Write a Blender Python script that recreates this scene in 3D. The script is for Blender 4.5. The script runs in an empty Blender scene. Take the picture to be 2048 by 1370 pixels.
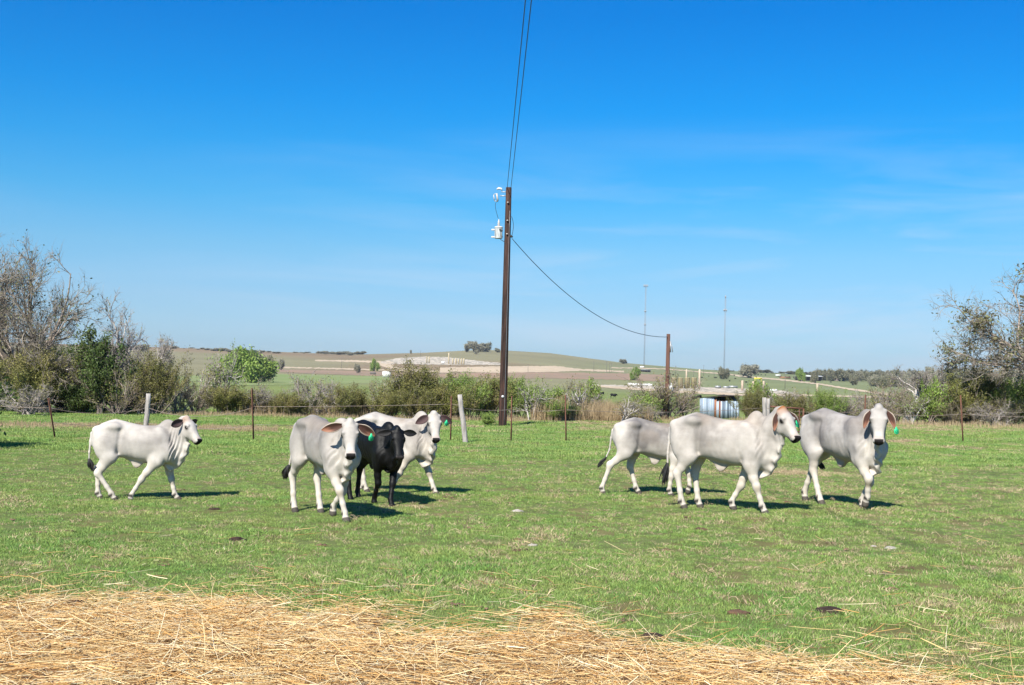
import bpy, math, random
import numpy as np
from mathutils import Vector, Matrix
S = bpy.context.scene
COL = S.collection
rad = math.radians
# ---------------------------------------------------------------- camera
EYE = 1.65; F = 2400.0; W0, H0 = 2048.0, 1370.0
PITCH = math.atan(80.0/F); ROLL = rad(1.5)
_f = np.array([0, math.cos(PITCH), math.sin(PITCH)])
_u0 = np.array([0, -math.sin(PITCH), math.cos(PITCH)]); _r0 = np.array([1.0, 0, 0])
CR = _r0*math.cos(ROLL) + _u0*math.sin(ROLL)
CU = -_r0*math.sin(ROLL) + _u0*math.cos(ROLL)
cam = bpy.data.cameras.new("camera"); camo = bpy.data.objects.new("camera", cam); COL.objects.link(camo)
cam.sensor_width = 36; cam.lens = F/W0*36; cam.clip_start = 0.1; cam.clip_end = 12000
M = Matrix(((CR[0], CU[0], -_f[0], 0), (CR[1], CU[1], -_f[1], 0), (CR[2], CU[2], -_f[2], EYE), (0, 0, 0, 1)))
camo.matrix_world = M
S.camera = camo
# ---------------------------------------------------------------- sky and sun
SUN_AZ, SUN_EL = 202.5, 42.5     # degrees clockwise from +Y: behind the camera, a little to the left
sv = Vector((math.sin(rad(SUN_AZ))*math.cos(rad(SUN_EL)), math.cos(rad(SUN_AZ))*math.cos(rad(SUN_EL)), math.sin(rad(SUN_EL))))
w = bpy.data.worlds.new("World"); S.world = w; w.use_nodes = True
nt = w.node_tree; N = nt.nodes; L = nt.links; N.clear()
out = N.new('ShaderNodeOutputWorld'); bg = N.new('ShaderNodeBackground'); sky = N.new('ShaderNodeTexSky')
sky.sky_type = 'NISHITA'; sky.sun_disc = False; sky.sun_elevation = rad(SUN_EL); sky.sun_rotation = rad(SUN_AZ)
sky.altitude = 100; sky.air_density = 1.0; sky.dust_density = 0.3; sky.ozone_density = 3.0
# clear dry winter air: a deeper blue overhead and a neutral, pale band at the horizon
sep2 = N.new('ShaderNodeSeparateXYZ'); tnt = N.new('ShaderNodeValToRGB'); hs = N.new('ShaderNodeMix'); hs.data_type = 'RGBA'; hs.blend_type = 'MULTIPLY'; hs.inputs[0].default_value = 1
for _i, (_p, _c) in enumerate(((.0, (.46, .60, .87)), (.065, (.43, .61, .81)), (.106, (.37, .65, .82)), (.147, (.19, .65, .89)), (.187, (.075, .62, .955)), (.226, (.025, .585, 1.0)), (.297, (.0, .51, 1.0)), (1.0, (.05, .48, .96)))):
    _e = tnt.color_ramp.elements[_i] if _i < 2 else tnt.color_ramp.elements.new(_p)
    _e.position = _p; _e.color = (*_c, 1)
TINT = tnt
# thin cirrus wisps across the sky
tc = N.new('ShaderNodeTexCoord'); mp = N.new('ShaderNodeMapping'); mp.inputs['Scale'].default_value = (2.2, 2.2, 17); mp.inputs['Rotation'].default_value = (0, rad(-7), 0)
nz = N.new('ShaderNodeTexNoise'); nz.inputs['Scale'].default_value = 1.7; nz.inputs['Detail'].default_value = 6; nz.inputs['Roughness'].default_value = .55; nz.inputs['Distortion'].default_value = .6
cr = N.new('ShaderNodeValToRGB'); cr.color_ramp.elements[0].position = .45; cr.color_ramp.elements[1].position = .74
cr.color_ramp.elements[1].color = (.62, .62, .62, 1)
sx = N.new('ShaderNodeSeparateXYZ'); bd = N.new('ShaderNodeMapRange'); bd.inputs[1].default_value = .22; bd.inputs[2].default_value = .08
mu = N.new('ShaderNodeMath'); mu.operation = 'MULTIPLY'
mx = N.new('ShaderNodeMix'); mx.data_type = 'RGBA'; mx.inputs[7].default_value = (5.2, 5.6, 6.4, 1)
L.new(tc.outputs['Generated'], mp.inputs[0]); L.new(mp.outputs[0], nz.inputs[0]); L.new(nz.outputs[0], cr.inputs[0])
L.new(tc.outputs['Generated'], sx.inputs[0]); L.new(sx.outputs[2], bd.inputs[0])
bx = N.new('ShaderNodeMapRange'); bx.inputs[1].default_value = -.30; bx.inputs[2].default_value = .25; bx.inputs[3].default_value = .10; L.new(sx.outputs[0], bx.inputs[0])
mu2 = N.new('ShaderNodeMath'); mu2.operation = 'MULTIPLY'; L.new(bd.outputs[0], mu2.inputs[0]); L.new(bx.outputs[0], mu2.inputs[1])
L.new(cr.outputs[0], mu.inputs[0]); L.new(mu2.outputs[0], mu.inputs[1])
L.new(sky.outputs[0], hs.inputs[6]); L.new(tc.outputs['Generated'], sep2.inputs[0]); L.new(sep2.outputs[2], tnt.inputs[0]); L.new(tnt.outputs[0], hs.inputs[7]); L.new(hs.outputs[2], mx.inputs[6]); L.new(mu.outputs[0], mx.inputs[0])
L.new(mx.outputs[2], bg.inputs[0]); bg.inputs[1].default_value = 0.085
L.new(bg.outputs[0], out.inputs[0])
sl = bpy.data.lights.new("sun", 'SUN'); sl.energy = 5.0; sl.angle = rad(.5); sl.color = (1, .95, .85)
so = bpy.data.objects.new("sun", sl); COL.objects.link(so); so.rotation_euler = (-sv).to_track_quat('-Z', 'Y').to_euler(); so.location = (0, 0, 50)
S.view_settings.view_transform = 'Standard'; S.view_settings.look = 'None'; S.view_settings.gamma = 1; S.view_settings.exposure = 0.845
S.cycles.max_bounces = 5; S.cycles.transparent_max_bounces = 4; S.cycles.diffuse_bounces = 3

# ---------------------------------------------------------------- helpers
AK = .98     # one albedo scale for every surface
def put(o, kind=None, label=None, cat=None, group=None):
    if kind: o['kind'] = kind
    if label: o['label'] = label
    if cat: o['category'] = cat
    if group: o['group'] = group
    return o
def mesh(name, V, Fc, mat=None, parent=None, smooth=False, col=None, loc=None):
    """V (n,3) array, Fc list of arrays (m,k) of faces"""
    V = np.asarray(V, np.float32)
    if not isinstance(Fc, list): Fc = [Fc]
    Fc = [np.asarray(f, np.int32) for f in Fc if len(f)]
    me = bpy.data.meshes.new(name)
    nl = sum(f.size for f in Fc); nf = sum(len(f) for f in Fc)
    me.vertices.add(len(V)); me.vertices.foreach_set('co', V.ravel())
    me.loops.add(nl); me.polygons.add(nf)
    me.loops.foreach_set('vertex_index', np.concatenate([f.ravel() for f in Fc]))
    st = []; s0 = 0
    for f in Fc:
        st.append(s0 + np.arange(len(f))*f.shape[1]); s0 += f.size
    me.polygons.foreach_set('loop_start', np.concatenate(st).astype(np.int32))
    me.update(calc_edges=True)
    if smooth: me.polygons.foreach_set('use_smooth', np.ones(nf, bool))
    if col is not None:
        a = me.color_attributes.new('col', 'FLOAT_COLOR', 'POINT')
        c = np.ones((len(V), 4), np.float32); c[:, :3] = np.asarray(col)*AK; a.data.foreach_set('color', c.ravel())
    if mat:
        for m_ in (mat if isinstance(mat, list) else [mat]): me.materials.append(m_)
    o = bpy.data.objects.new(name, me); COL.objects.link(o)
    if parent: o.parent = parent
    if loc is not None: o.location = loc
    return o
def empty(name, loc=(0, 0, 0), rz=0):
    o = bpy.data.objects.new(name, None); COL.objects.link(o); o.location = loc; o.rotation_euler = (0, 0, rz); o.empty_display_size = .2
    return o
def copy_tree(o, parent=None):
    c = o.copy(); COL.objects.link(c)
    if parent: c.parent = parent
    for ch in list(o.children): copy_tree(ch, c)
    return c
class MB:
    """collects simple solids, then links them as one mesh"""
    def __init__(s): s.v = []; s.f = {}; s.n = 0
    def add(s, V, Fs):
        V = np.asarray(V, float); s.v.append(V)
        for f in Fs: s.f.setdefault(len(f), []).append([i+s.n for i in f])
        s.n += len(V)
    def box(s, c, d, R=None):
        c = np.array(c, float); d = np.array(d, float)/2
        P = np.array([[x, y, z] for x in (-1, 1) for y in (-1, 1) for z in (-1, 1)])*d
        if R is not None: P = P@np.array(R).T
        s.add(P+c, [(0, 1, 3, 2), (4, 6, 7, 5), (0, 4, 5, 1), (2, 3, 7, 6), (0, 2, 6, 4), (1, 5, 7, 3)])
    def tube(s, pts, rr, n=8, cap=True):
        P = np.array(pts, float); rr = np.broadcast_to(np.array(rr, float), (len(P),))
        T = np.gradient(P, axis=0); T /= np.linalg.norm(T, axis=1)[:, None]+1e-9
        ref = np.array([0, 0, 1.]) if abs(T[:, 2]).mean() < .8 else np.array([1., 0, 0])
        A = np.cross(T, ref); A /= np.linalg.norm(A, axis=1)[:, None]; B = np.cross(T, A)
        th = np.arange(n)*2*math.pi/n
        V = P[:, None]+rr[:, None, None]*(A[:, None]*np.cos(th)[None, :, None]+B[:, None]*np.sin(th)[None, :, None])
        Fs = [(i*n+j, i*n+(j+1) % n, (i+1)*n+(j+1) % n, (i+1)*n+j) for i in range(len(P)-1) for j in range(n)]
        if cap: Fs += [tuple(range(n))[::-1], tuple((len(P)-1)*n+j for j in range(n))]
        s.add(V.reshape(-1, 3), Fs)
    def lathe(s, prof, c=(0, 0, 0), n=16):
        s.tube([(c[0], c[1], c[2]+z) for r, z in prof], [max(r, 1e-4) for r, z in prof], n)
    def build(s, name, mat=None, parent=None, smooth=False, loc=None):
        return mesh(name, np.concatenate(s.v), [np.array(f) for f in s.f.values()], mat, parent, smooth, loc=loc)
def material(name, color, rough=.85, c2=None, scale=5.0, detail=6, bump=0, bscale=None, spec=.3, attr=None, metal=0, island=0, ramp=(.35, .65), coord='Object', stretch=None, transl=0):
    m = bpy.data.materials.new(name); m.use_nodes = True
    t = m.node_tree; b = t.nodes['Principled BSDF']
    b.inputs['Roughness'].default_value = rough; b.inputs['Specular IOR Level'].default_value = spec; b.inputs['Metallic'].default_value = metal
    color = tuple(v*AK for v in color)
    if c2 is not None and not attr: c2 = tuple(v*AK for v in c2)
    src = None
    def new(k): return t.nodes.new(k)
    co = new('ShaderNodeTexCoord').outputs[coord] if coord != 'Pos' else new('ShaderNodeNewGeometry').outputs['Position']
    if stretch:
        mp = new('ShaderNodeMapping'); mp.inputs['Scale'].default_value = stretch; t.links.new(co, mp.inputs[0]); co = mp.outputs[0]
    if attr:
        a = new('ShaderNodeAttribute'); a.attribute_name = attr; src = a.outputs['Color']
    else:
        rgb = new('ShaderNodeRGB'); rgb.outputs[0].default_value = (*color, 1); src = rgb.outputs[0]
    if c2 is not None:
        n1 = new('ShaderNodeTexNoise'); n1.inputs['Scale'].default_value = scale; n1.inputs['Detail'].default_value = detail; n1.inputs['Roughness'].default_value = .62
        t.links.new(co, n1.inputs[0])
        r = new('ShaderNodeMapRange'); r.inputs[1].default_value = ramp[0]; r.inputs[2].default_value = ramp[1]; t.links.new(n1.outputs[0], r.inputs[0])
        mix = new('ShaderNodeMix'); mix.data_type = 'RGBA'; t.links.new(r.outputs[0], mix.inputs[0]); t.links.new(src, mix.inputs[6])
        if attr: mix.blend_type = 'MULTIPLY'
        mix.inputs[7].default_value = (*c2, 1); src = mix.outputs[2]
    if island:
        g = new('ShaderNodeNewGeometry'); r = new('ShaderNodeMapRange'); r.inputs[3].default_value = 1-island; r.inputs[4].default_value = 1+island
        t.links.new(g.outputs['Random Per Island'], r.inputs[0])
        h = new('ShaderNodeHueSaturation'); t.links.new(src, h.inputs['Color']); t.links.new(r.outputs[0], h.inputs['Value'])
        src = h.outputs[0]
    t.links.new(src, b.inputs['Base Color'])
    if transl:
        b.inputs['Subsurface Weight'].default_value = 0
        tr = new('ShaderNodeBsdfTranslucent'); t.links.new(src, tr.inputs[0]); ms = new('ShaderNodeMixShader'); ms.inputs[0].default_value = transl
        o = t.nodes['Material Output']; t.links.new(b.outputs[0], ms.inputs[1]); t.links.new(tr.outputs[0], ms.inputs[2]); t.links.new(ms.outputs[0], o.inputs[0])
    if bump:
        n2 = new('ShaderNodeTexNoise'); n2.inputs['Scale'].default_value = bscale or scale*4; n2.inputs['Detail'].default_value = 5; t.links.new(co, n2.inputs[0])
        bp = new('ShaderNodeBump'); bp.inputs['Strength'].default_value = bump; bp.inputs['Distance'].default_value = .02
        t.links.new(n2.outputs[0], bp.inputs['Height']); t.links.new(bp.outputs[0], b.inputs['Normal'])
    return m
def sstep(a, b, x):
    t = np.clip((x-a)/(b-a), 0, 1); return t*t*(3-2*t)
def wnoise(x, y, z=0, s=1.0, seed=0):
    """cheap smooth noise, about -1..1"""
    r = np.random.RandomState(seed); o = 0; a = 0
    for k in range(7):
        d = r.normal(size=3); d /= np.linalg.norm(d); f = s*(0.7+.35*k); ph = r.uniform(0, 6.28)
        w_ = 1/(1+.35*k); o = o+w_*np.sin((d[0]*x+d[1]*y+d[2]*z)*f+ph+1.5*np.sin((d[1]*x-d[0]*y+.7*z)*f*.63+ph*2)); a += w_
    return o/a*1.6
# ---------------------------------------------------------------- terrain
SKY_PX = np.array([-2500, -600, 0, 400, 700, 850, 960, 1010, 1100, 1250, 1400, 1600, 1850, 2300, 4500])
SKY_E = np.array([45, 48, 50, 50, 47, 55, 64, 64, 61, 45, 36, 31, 26, 26, 26])/F
SKY_A = np.arctan((SKY_PX-1024)/F)
PD = np.array([60, 100, 200, 300, 400, 650]); PE = np.array([-66, -82, -50, -27, -21, -8])/F
GD = np.array([650, 800, 900, 1200, 1500, 1700]); GG = np.array([0, .24, .36, .60, .87, 1.0])
def gz(x, y):
    x = np.asarray(x, float); y = np.asarray(y, float)
    r = np.hypot(x, y)+1e-6; th = np.arctan2(x, y)
    sk = np.interp(th, SKY_A, SKY_E)
    e = np.interp(np.log(r), np.log(PD), PE)
    g = np.interp(r, GD, GG)
    g = np.where(th > .1, g*.75+.25*np.sqrt(np.clip(g, 0, 1)), g)
    e = np.where(r > 650, -8/F+(sk+8/F)*g, e)
    zf = EYE+r*e
    zr = EYE+1700*sk
    zf = np.where(r > 1700, zr*(1-sstep(1700, 6000, r))-10*sstep(1700, 6000, r), zf)
    near = .008*np.clip(x, -40, 40)+.012*np.sin(x*.9+1)*np.sin(y*.7)+.006*np.sin(x*2.3+y*1.7)
    far_n = 1.0*np.sin(x*.011+y*.006)*sstep(250, 900, r)*(1-sstep(1500, 1700, r))
    k = sstep(58, 75, r)
    return near*(1-k)+(zf+far_n)*k
def ray(px, py):
    d = _f*F+CR*(px-W0/2)+CU*(H0/2-py); return d/d[1]
_ys = np.exp(np.linspace(math.log(2.5), math.log(5000), 6000))
def at(px, py):
    d = ray(px, py); z = EYE+d[2]*_ys; g = gz(d[0]*_ys, _ys)
    i = np.argmax(z < g) if (z < g).any() else len(_ys)-1
    Y = _ys[i]
    return np.array([d[0]*Y, Y, float(gz(d[0]*Y, Y))])
def atY(px, Y, py=760):
    d = ray(px, py); return np.array([d[0]*Y, Y, float(gz(d[0]*Y, Y))])
def pxm(Y): return F/Y
# ---------------------------------------------------------------- cattle
def surface_nets(g, org, h):
    s = g < 0
    c = [(i, j, k) for i in (0, 1) for j in (0, 1) for k in (0, 1)]
    nx, ny, nz_ = np.array(g.shape)-1
    sl_ = lambda a, o: a[o[0]:o[0]+nx, o[1]:o[1]+ny, o[2]:o[2]+nz_]
    cnt = sum(sl_(s, o).astype(np.int8) for o in c)
    act = (cnt > 0) & (cnt < 8)
    I = np.argwhere(act); idx = -np.ones(act.shape, np.int64); idx[act] = np.arange(len(I))
    cv = np.stack([g[I[:, 0]+o[0], I[:, 1]+o[1], I[:, 2]+o[2]] for o in c], 1)
    acc = np.zeros((len(I), 3)); n = np.zeros(len(I))
    for a in range(8):
        for b in range(a+1, 8):
            if sum(abs(c[a][q]-c[b][q]) for q in range(3)) != 1: continue
            m = (cv[:, a] < 0) != (cv[:, b] < 0)
            t = cv[m, a]/(cv[m, a]-cv[m, b])
            acc[m] += np.array(c[a])+t[:, None]*(np.array(c[b])-np.array(c[a])); n[m] += 1
    V = (I+acc/n[:, None])*h+org
    Q = []
    for ax in range(3):
        sh = list(g.shape); 
        A = [slice(None)]*3; B = [slice(None)]*3; A[ax] = slice(0, -1); B[ax] = slice(1, None)
        d = s[tuple(A)] != s[tuple(B)]; E = np.argwhere(d)
        u, v = (ax+1) % 3, (ax+2) % 3
        E = E[(E[:, u] > 0) & (E[:, v] > 0) & (E[:, u] < g.shape[u]-1) & (E[:, v] < g.shape[v]-1)]
        def cell(du, dv):
            c_ = E.copy(); c_[:, u] += du; c_[:, v] += dv; return idx[c_[:, 0], c_[:, 1], c_[:, 2]]
        q = np.stack([cell(-1, -1), cell(0, -1), cell(0, 0), cell(-1, 0)], 1)
        ins = s[E[:, 0], E[:, 1], E[:, 2]]
        q[~ins] = q[~ins][:, ::-1]; Q.append(q)
    return V, np.concatenate(Q)
class Field:
    def __init__(s, lo, hi, h):
        s.lo = np.array(lo, float); s.h = h; s.n = np.ceil((np.array(hi)-s.lo)/h).astype(int)+1
        s.g = np.full(s.n, 1.0, np.float32); s.ax = [s.lo[i]+np.arange(s.n[i])*h for i in range(3)]
    def sub(s, lo, hi):
        a = np.clip(((np.array(lo)-s.lo)/s.h).astype(int), 0, s.n); b = np.clip(((np.array(hi)-s.lo)/s.h).astype(int)+2, 0, s.n)
        sl_ = tuple(slice(a[i], b[i]) for i in range(3))
        X, Y, Z = np.meshgrid(*[s.ax[i][sl_[i]] for i in range(3)], indexing='ij', sparse=True)
        return sl_, X, Y, Z
    def union(s, lo, hi, fn, k=.04):
        m = k+.05; sl_, X, Y, Z = s.sub(np.array(lo)-m, np.array(hi)+m)
        if 0 in s.g[sl_].shape: return
        d = fn(X, Y, Z).astype(np.float32); a = s.g[sl_]
        hh = np.maximum(k-np.abs(a-d), 0)/k; s.g[sl_] = np.minimum(a, d)-hh*hh*k*.25
    def cut(s, c, r, k=.015):
        c = np.array(c); m = r+k+.04; sl_, X, Y, Z = s.sub(c-m, c+m)
        d = np.sqrt((X-c[0])**2+(Y-c[1])**2+(Z-c[2])**2)-r; a = s.g[sl_]; b = -d
        hh = np.maximum(k-np.abs(a-b), 0)/k; s.g[sl_] = np.maximum(a, b)+hh*hh*k*.25
    def ell(s, c, r, k=.05, tilt=0):
        c = np.array(c, float); r = np.array(r, float); m = r.max(); ct, st = math.cos(tilt), math.sin(tilt)
        def fn(X, Y, Z):
            x, z = X-c[0], Z-c[2]; x, z = x*ct+z*st, -x*st+z*ct
            q = np.sqrt((x/r[0])**2+((Y-c[1])/r[1])**2+(z/r[2])**2)
            return (q-1)*r.min()
        s.union(c-m, c+m, fn, k)
    def cone(s, a, b, ra, rb, k=.04, sy=1.0, sx=1.0):
        """round cone between joints; sy / sx flatten it across / along"""
        a = np.array(a, float); b = np.array(b, float); ba = b-a; l2 = (ba**2).sum(); R = max(ra, rb)*max(1/sy, 1/sx, 1)
        def fn(X, Y, Z):
            x, y, z = X-a[0], Y-a[1], Z-a[2]
            t = np.clip((x*ba[0]+y*ba[1]+z*ba[2])/l2, 0, 1)
            return np.sqrt(((x-t*ba[0])*sx)**2+((y-t*ba[1])*sy)**2+(z-t*ba[2])**2)-(ra+(rb-ra)*t)
        s.union(np.minimum(a, b)-R, np.maximum(a, b)+R, fn, k)
    def slab(s, poly, th, wave=lambda X, Z: 0*X, k=.04, y0=0):
        P = np.array(poly, float); lo = P.min(0); hi = P.max(0)
        def fn(X, Y, Z):
            x, z = X[:, :, :], Z; x, z = np.broadcast_arrays(x, z)
            d = np.full(x.shape, 1e9); sg = np.ones(x.shape)
            for i in range(len(P)):
                p, q = P[i], P[i-1]; e = q-p; wx, wz = x-p[0], z-p[1]
                t = np.clip((wx*e[0]+wz*e[1])/(e@e), 0, 1)
                d = np.minimum(d, (wx-e[0]*t)**2+(wz-e[1]*t)**2)
                c1 = z >= p[1]; c2 = z < q[1]; c3 = e[0]*wz > e[1]*wx
                sg = np.where((c1 & c2 & c3) | (~c1 & ~c2 & ~c3), -sg, sg)
            d2 = sg*np.sqrt(d)
            dy = np.abs(Y-y0-wave(x, z))-th*sstep(-.01, .07, -d2+.02)*1.0
            dy = np.abs(Y-y0-wave(x, z))-th
            return np.minimum(np.maximum(d2, dy), 0)+np.sqrt(np.maximum(d2, 0)**2+np.maximum(dy, 0)**2)-.012
        s.union((lo[0], -.12+y0, lo[1]), (hi[0], .12+y0, hi[1]), fn, k)
TOR = np.array([  # x, top, bottom, half width
    [-.205, 1.02, .96, .02], [-.18, 1.10, .88, .09], [-.13, 1.185, .80, .15], [-.05, 1.245, .74, .195], [.06, 1.285, .71, .215], [.17, 1.315, .70, .225], [.28, 1.295, .705, .22],
    [.40, 1.262, .685, .235], [.55, 1.235, .652, .252], [.70, 1.225, .630, .252], [.84, 1.225, .615, .235], [.97, 1.225, .615, .198], [1.08, 1.20, .635, .160], [1.18, 1.16, .68, .12], [1.26, 1.09, .76, .07], [1.30, 1.0, .86, .015]])
HEAD_T = np.array([-.02, .0, .04, .10, .17, .24, .31, .37, .42, .47, .505, .52])*.935
HEAD_U = np.array([.02, .058, .082, .096, .094, .082, .070, .062, .058, .058, .050, .024])
HEAD_D = np.array([.03, .070, .110, .165, .195, .185, .145, .108, .092, .084, .066, .026])
HEAD_W = np.array([.03, .058, .078, .100, .104, .088, .071, .063, .063, .068, .060, .026])
def shape_cow(P, h=.0125):
    hz = P.get('head', (1.345, 1.36)); hp = rad(P.get('pitch', 50))
    O = np.array([hz[0], 0, hz[1]]); a = np.array([math.cos(hp), 0, -math.sin(hp)]); n = np.array([math.sin(hp), 0, math.cos(hp)])
    fl = Field((-.42, -.40, -.03), (2.05, .40, 1.62), h)
    X, Y, Z = np.meshgrid(*fl.ax, indexing='ij', sparse=True)
    # trunk
    thin = P.get('thin', .87)
    def torso(X, Y, Z):
        zt = np.interp(X, TOR[:, 0], TOR[:, 1]); zb = np.interp(X, TOR[:, 0], TOR[:, 2]); w_ = np.interp(X, TOR[:, 0], TOR[:, 3])*thin
        c = zb*.46+zt*.54; hh = (zt-zb)/2; hh = np.where(Z > c, zt-c, c-zb)
        ww = w_*(1-.18*sstep(0, 1, (Z-c)/np.maximum(hh, .01)))
        q = ((np.abs(Y)/ww)**2.3+(np.abs(Z-c)/hh)**2.3)**(1/2.3)
        return np.maximum((q-1)*np.minimum(ww, hh)*.9, np.maximum(-.205-X, X-1.30))
    fl.union((-.22, -.3, .5), (1.32, .3, 1.36), torso, .01)
    hs_ = P.get('hump', 1.0)
    if hs_ > 0:
        fl.ell((.99, 0, 1.20), (.125, .072, .085+.05*hs_), .05, tilt=-.12)
        fl.ell((.985, 0, 1.25), (.075, .05, .03+.065*hs_), .04)
    for sy in (-1, 1):
        fl.ell((.17, sy*.165, 1.205), (.085, .05, .050), .09)          # hook bone
        fl.ell((-.13, sy*.075, 1.14), (.05, .04, .05), .07)            # pin bone
        fl.ell((.02, sy*.125, .90), (.150, .092, .26), .07, tilt=.08)   # thigh
        fl.ell((.93, sy*.155, .93), (.125, .075, .26), .07, tilt=.25)  # shoulder blade
        fl.ell((1.06, sy*.125, .80), (.10, .075, .12), .06)            # point of shoulder
    # legs
    LG = P['legs']
    for key, sy in (('hl', 1), ('hr', -1)):
        q = LG[key]; y0 = sy*.135; yf = q.get('y', sy*.125); st, hk, fe, to = [np.array(v, float) for v in q['j']]
        Y_ = [y0+sy*.01, y0*.35+yf*.65, yf, yf]
        J = [np.array([p[0], yy, p[1]]) for p, yy in zip((st, hk, fe, to), Y_)]
        fl.cone((.03, sy*.12, .93), J[0], .130, .100, .07, sy=1.4)
        m1 = J[0]*.35+J[1]*.65
        fl.cone(J[0]+(-.01, 0, -.01), m1, .096, .058, .06, sy=1.3); fl.cone(m1, J[1], .055, .045, .04, sy=1.25)
        fl.ell(J[1]+(-.018, 0, .015), (.046, .036, .060), .04)
        fl.cone(J[1], J[1]*.35+J[2]*.65, .044, .034, .04); fl.cone(J[1]*.35+J[2]*.65, J[2], .034, .040, .03)
        fl.ell(J[2]+(-.02, 0, -.02), (.035, .035, .03), .02)
        fl.cone(J[2], J[3]+(-.005, 0, .03), .038, .040, .02); fl.cone(J[3]+(0, 0, .03), J[3]+(.012, 0, .005), .044, .046, .012, sy=.95)
    for key, sy in (('fl', 1), ('fr', -1)):
        q = LG[key]; y0 = sy*.135; yf = q.get('y', sy*.12); el, kn, fe, to = [np.array(v, float) for v in q['j']]
        Y_ = [y0, y0*.45+yf*.55, yf, yf]
        J = [np.array([p[0], yy, p[1]]) for p, yy in zip((el, kn, fe, to), Y_)]
        fl.cone((1.0, sy*.135, .84), J[0]+(.03, 0, .04), .125, .105, .07, sy=1.35)
        m1 = J[0]*.4+J[1]*.6
        fl.cone(J[0]+(.02, 0, .02), m1, .093, .057, .06, sy=1.3); fl.cone(m1, J[1], .056, .041, .04)
        fl.ell(J[1]+(.008, 0, 0), (.042, .043, .058), .04)
        fl.cone(J[1], J[1]*.4+J[2]*.6, .040, .032, .04); fl.cone(J[1]*.4+J[2]*.6, J[2], .032, .038, .03)
        fl.ell(J[2]+(-.018, 0, -.015), (.032, .032, .028), .02)
        d = J[3]-J[2]
        fl.cone(J[2], J[2]+d*.7, .035, .039, .02); fl.cone(J[2]+d*.7, J[3]+(.012, 0, .008), .044, .047, .012, sy=.95)
    # neck
    nb = np.array([1.04, 0, .92]); fl.cone(nb, O*.60+nb*.40-(0, 0, .02), .215, .138, .07, sy=1.65)
    fl.cone(O*.5+nb*.5-(0, 0, .01), O-a*.005-n*.040, .145, .092, .05, sy=1.45)
    fl.ell((1.09, 0, .74), (.13, .105, .13), .07)
    HS = .935
    def head(X, Y, Z):
        x, z = X-O[0], Z-O[2]; t = x*a[0]+z*a[2]; v = x*n[0]+z*n[2]
        u = np.interp(t, HEAD_T, HEAD_U); dn = np.interp(t, HEAD_T, HEAD_D); w_ = np.interp(t, HEAD_T, HEAD_W)*P.get('headw', 1.0)
        hh = np.where(v > 0, u, dn); ww = w_*np.where(v < 0, 1-.38*np.clip(-v/dn, 0, 1), 1)
        q = ((np.abs(Y)/ww)**2.4+(np.abs(v)/hh)**2.4)**(1/2.4)
        e = np.maximum(np.maximum(-.02-t, t-.52*HS), 0)
        return (q-1)*np.minimum(ww, hh)*.9+e
    fl.union(O-(.2, .2, .62), O+(.6, .2, .2), head, .028)
    for sy in (-1, 1):
        c = O+a*.155+n*.052+np.array([0, sy*.090, 0]); fl.ell(c, (.040, .020, .020), .02); c = O+a*.178+n*.020+np.array([0, sy*.094, 0]); fl.ell(c, (.030, .018, .022), .015)          # brow / eye bulge
        c = O+a*.20-n*.085+np.array([0, sy*.062, 0]); fl.ell(c, (.07, .030, .065), .04)           # cheek
        fl.cut(O+a*.480+n*.012+np.array([0, sy*.036, 0]), .017, .008); fl.ell(O+a*.445+n*.022+np.array([0, sy*.045, 0]), (.035, .022, .028), .02)
        fl.ell(O+a*.035+n*.03+np.array([0, sy*.076, 0]), (.03, .03, .03), .025)                    # ear root
    fl.ell(O+a*.0+n*.055, (.05, .045, .045), .04)
    # dewlap, brisket, navel fold
    k_ = P.get('dewlap', 1.0)
    th0 = O+a*.20-n*.12
    pl = [(th0[0], th0[2]), (1.0*th0[0]+.0, th0[2]-.13*k_), (1.345+.03*k_, .94), (1.325+.03*k_, .84), (1.245+.03*k_, .72-.02*k_), (1.16+.02*k_, .63-.06*k_), (1.05, .58-.07*k_), (.95, .60), (.96, .72), (1.16, .86), (1.22, 1.05), (th0[0]-.12, th0[2]+.05)]
    fl.slab(pl, .020, lambda X, Z: .018*np.sin((X*.7+Z)*34)*sstep(1.25, .6, Z)+.008*np.sin(X*50+Z*20), .05)
    nk = P.get('navel', 1.0)
    fl.slab([(.36, .72), (.44, .64), (.48, .615-.04*nk), (.52, .605-.052*nk), (.56, .61-.04*nk), (.62, .635), (.72, .66), (.6, .72)], .020, lambda X, Z: 0*X, .05)
    # tail
    T = np.array(P.get('tail', [(-.12, 0, 1.16), (-.185, 0, 1.09), (-.215, 0, .95), (-.225, 0, .75), (-.225, 0, .58)]), float)
    R = np.linspace(.030, .013, len(T))
    for i in range(len(T)-1): fl.cone(T[i], T[i+1], R[i], R[i+1], .02)
    # soft muscle and skin relief
    g = fl.g; near = np.abs(g) < .04
    ii = np.argwhere(near); xx = fl.ax[0][ii[:, 0]]; yy = fl.ax[1][ii[:, 1]]; zz = fl.ax[2][ii[:, 2]]
    sd = P.get('seed', 1)
    r = .0030*wnoise(xx, yy, zz, 16, sd)*sstep(.5, .7, zz)
    nm = sstep(1.0, 1.12, xx)*sstep(1.42, 1.3, xx)*sstep(.62, .72, zz)*sstep(1.35, 1.2, zz)
    r += .010*nm*(.45+.65*wnoise(xx, yy, zz, 6, sd+9))*np.sin((xx*1.0-zz*.45)*88+2.5*np.sin(zz*7+yy*9))           # neck folds
    rb = sstep(.34, .42, xx)*sstep(.84, .76, xx)*sstep(.70, .78, zz)*sstep(1.15, 1.05, zz)
    r += .0020*rb*(.5+.8*wnoise(xx, yy, zz, 7, sd+2))*np.sin((xx+zz*.28)*74)                                    # ribs
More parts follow.
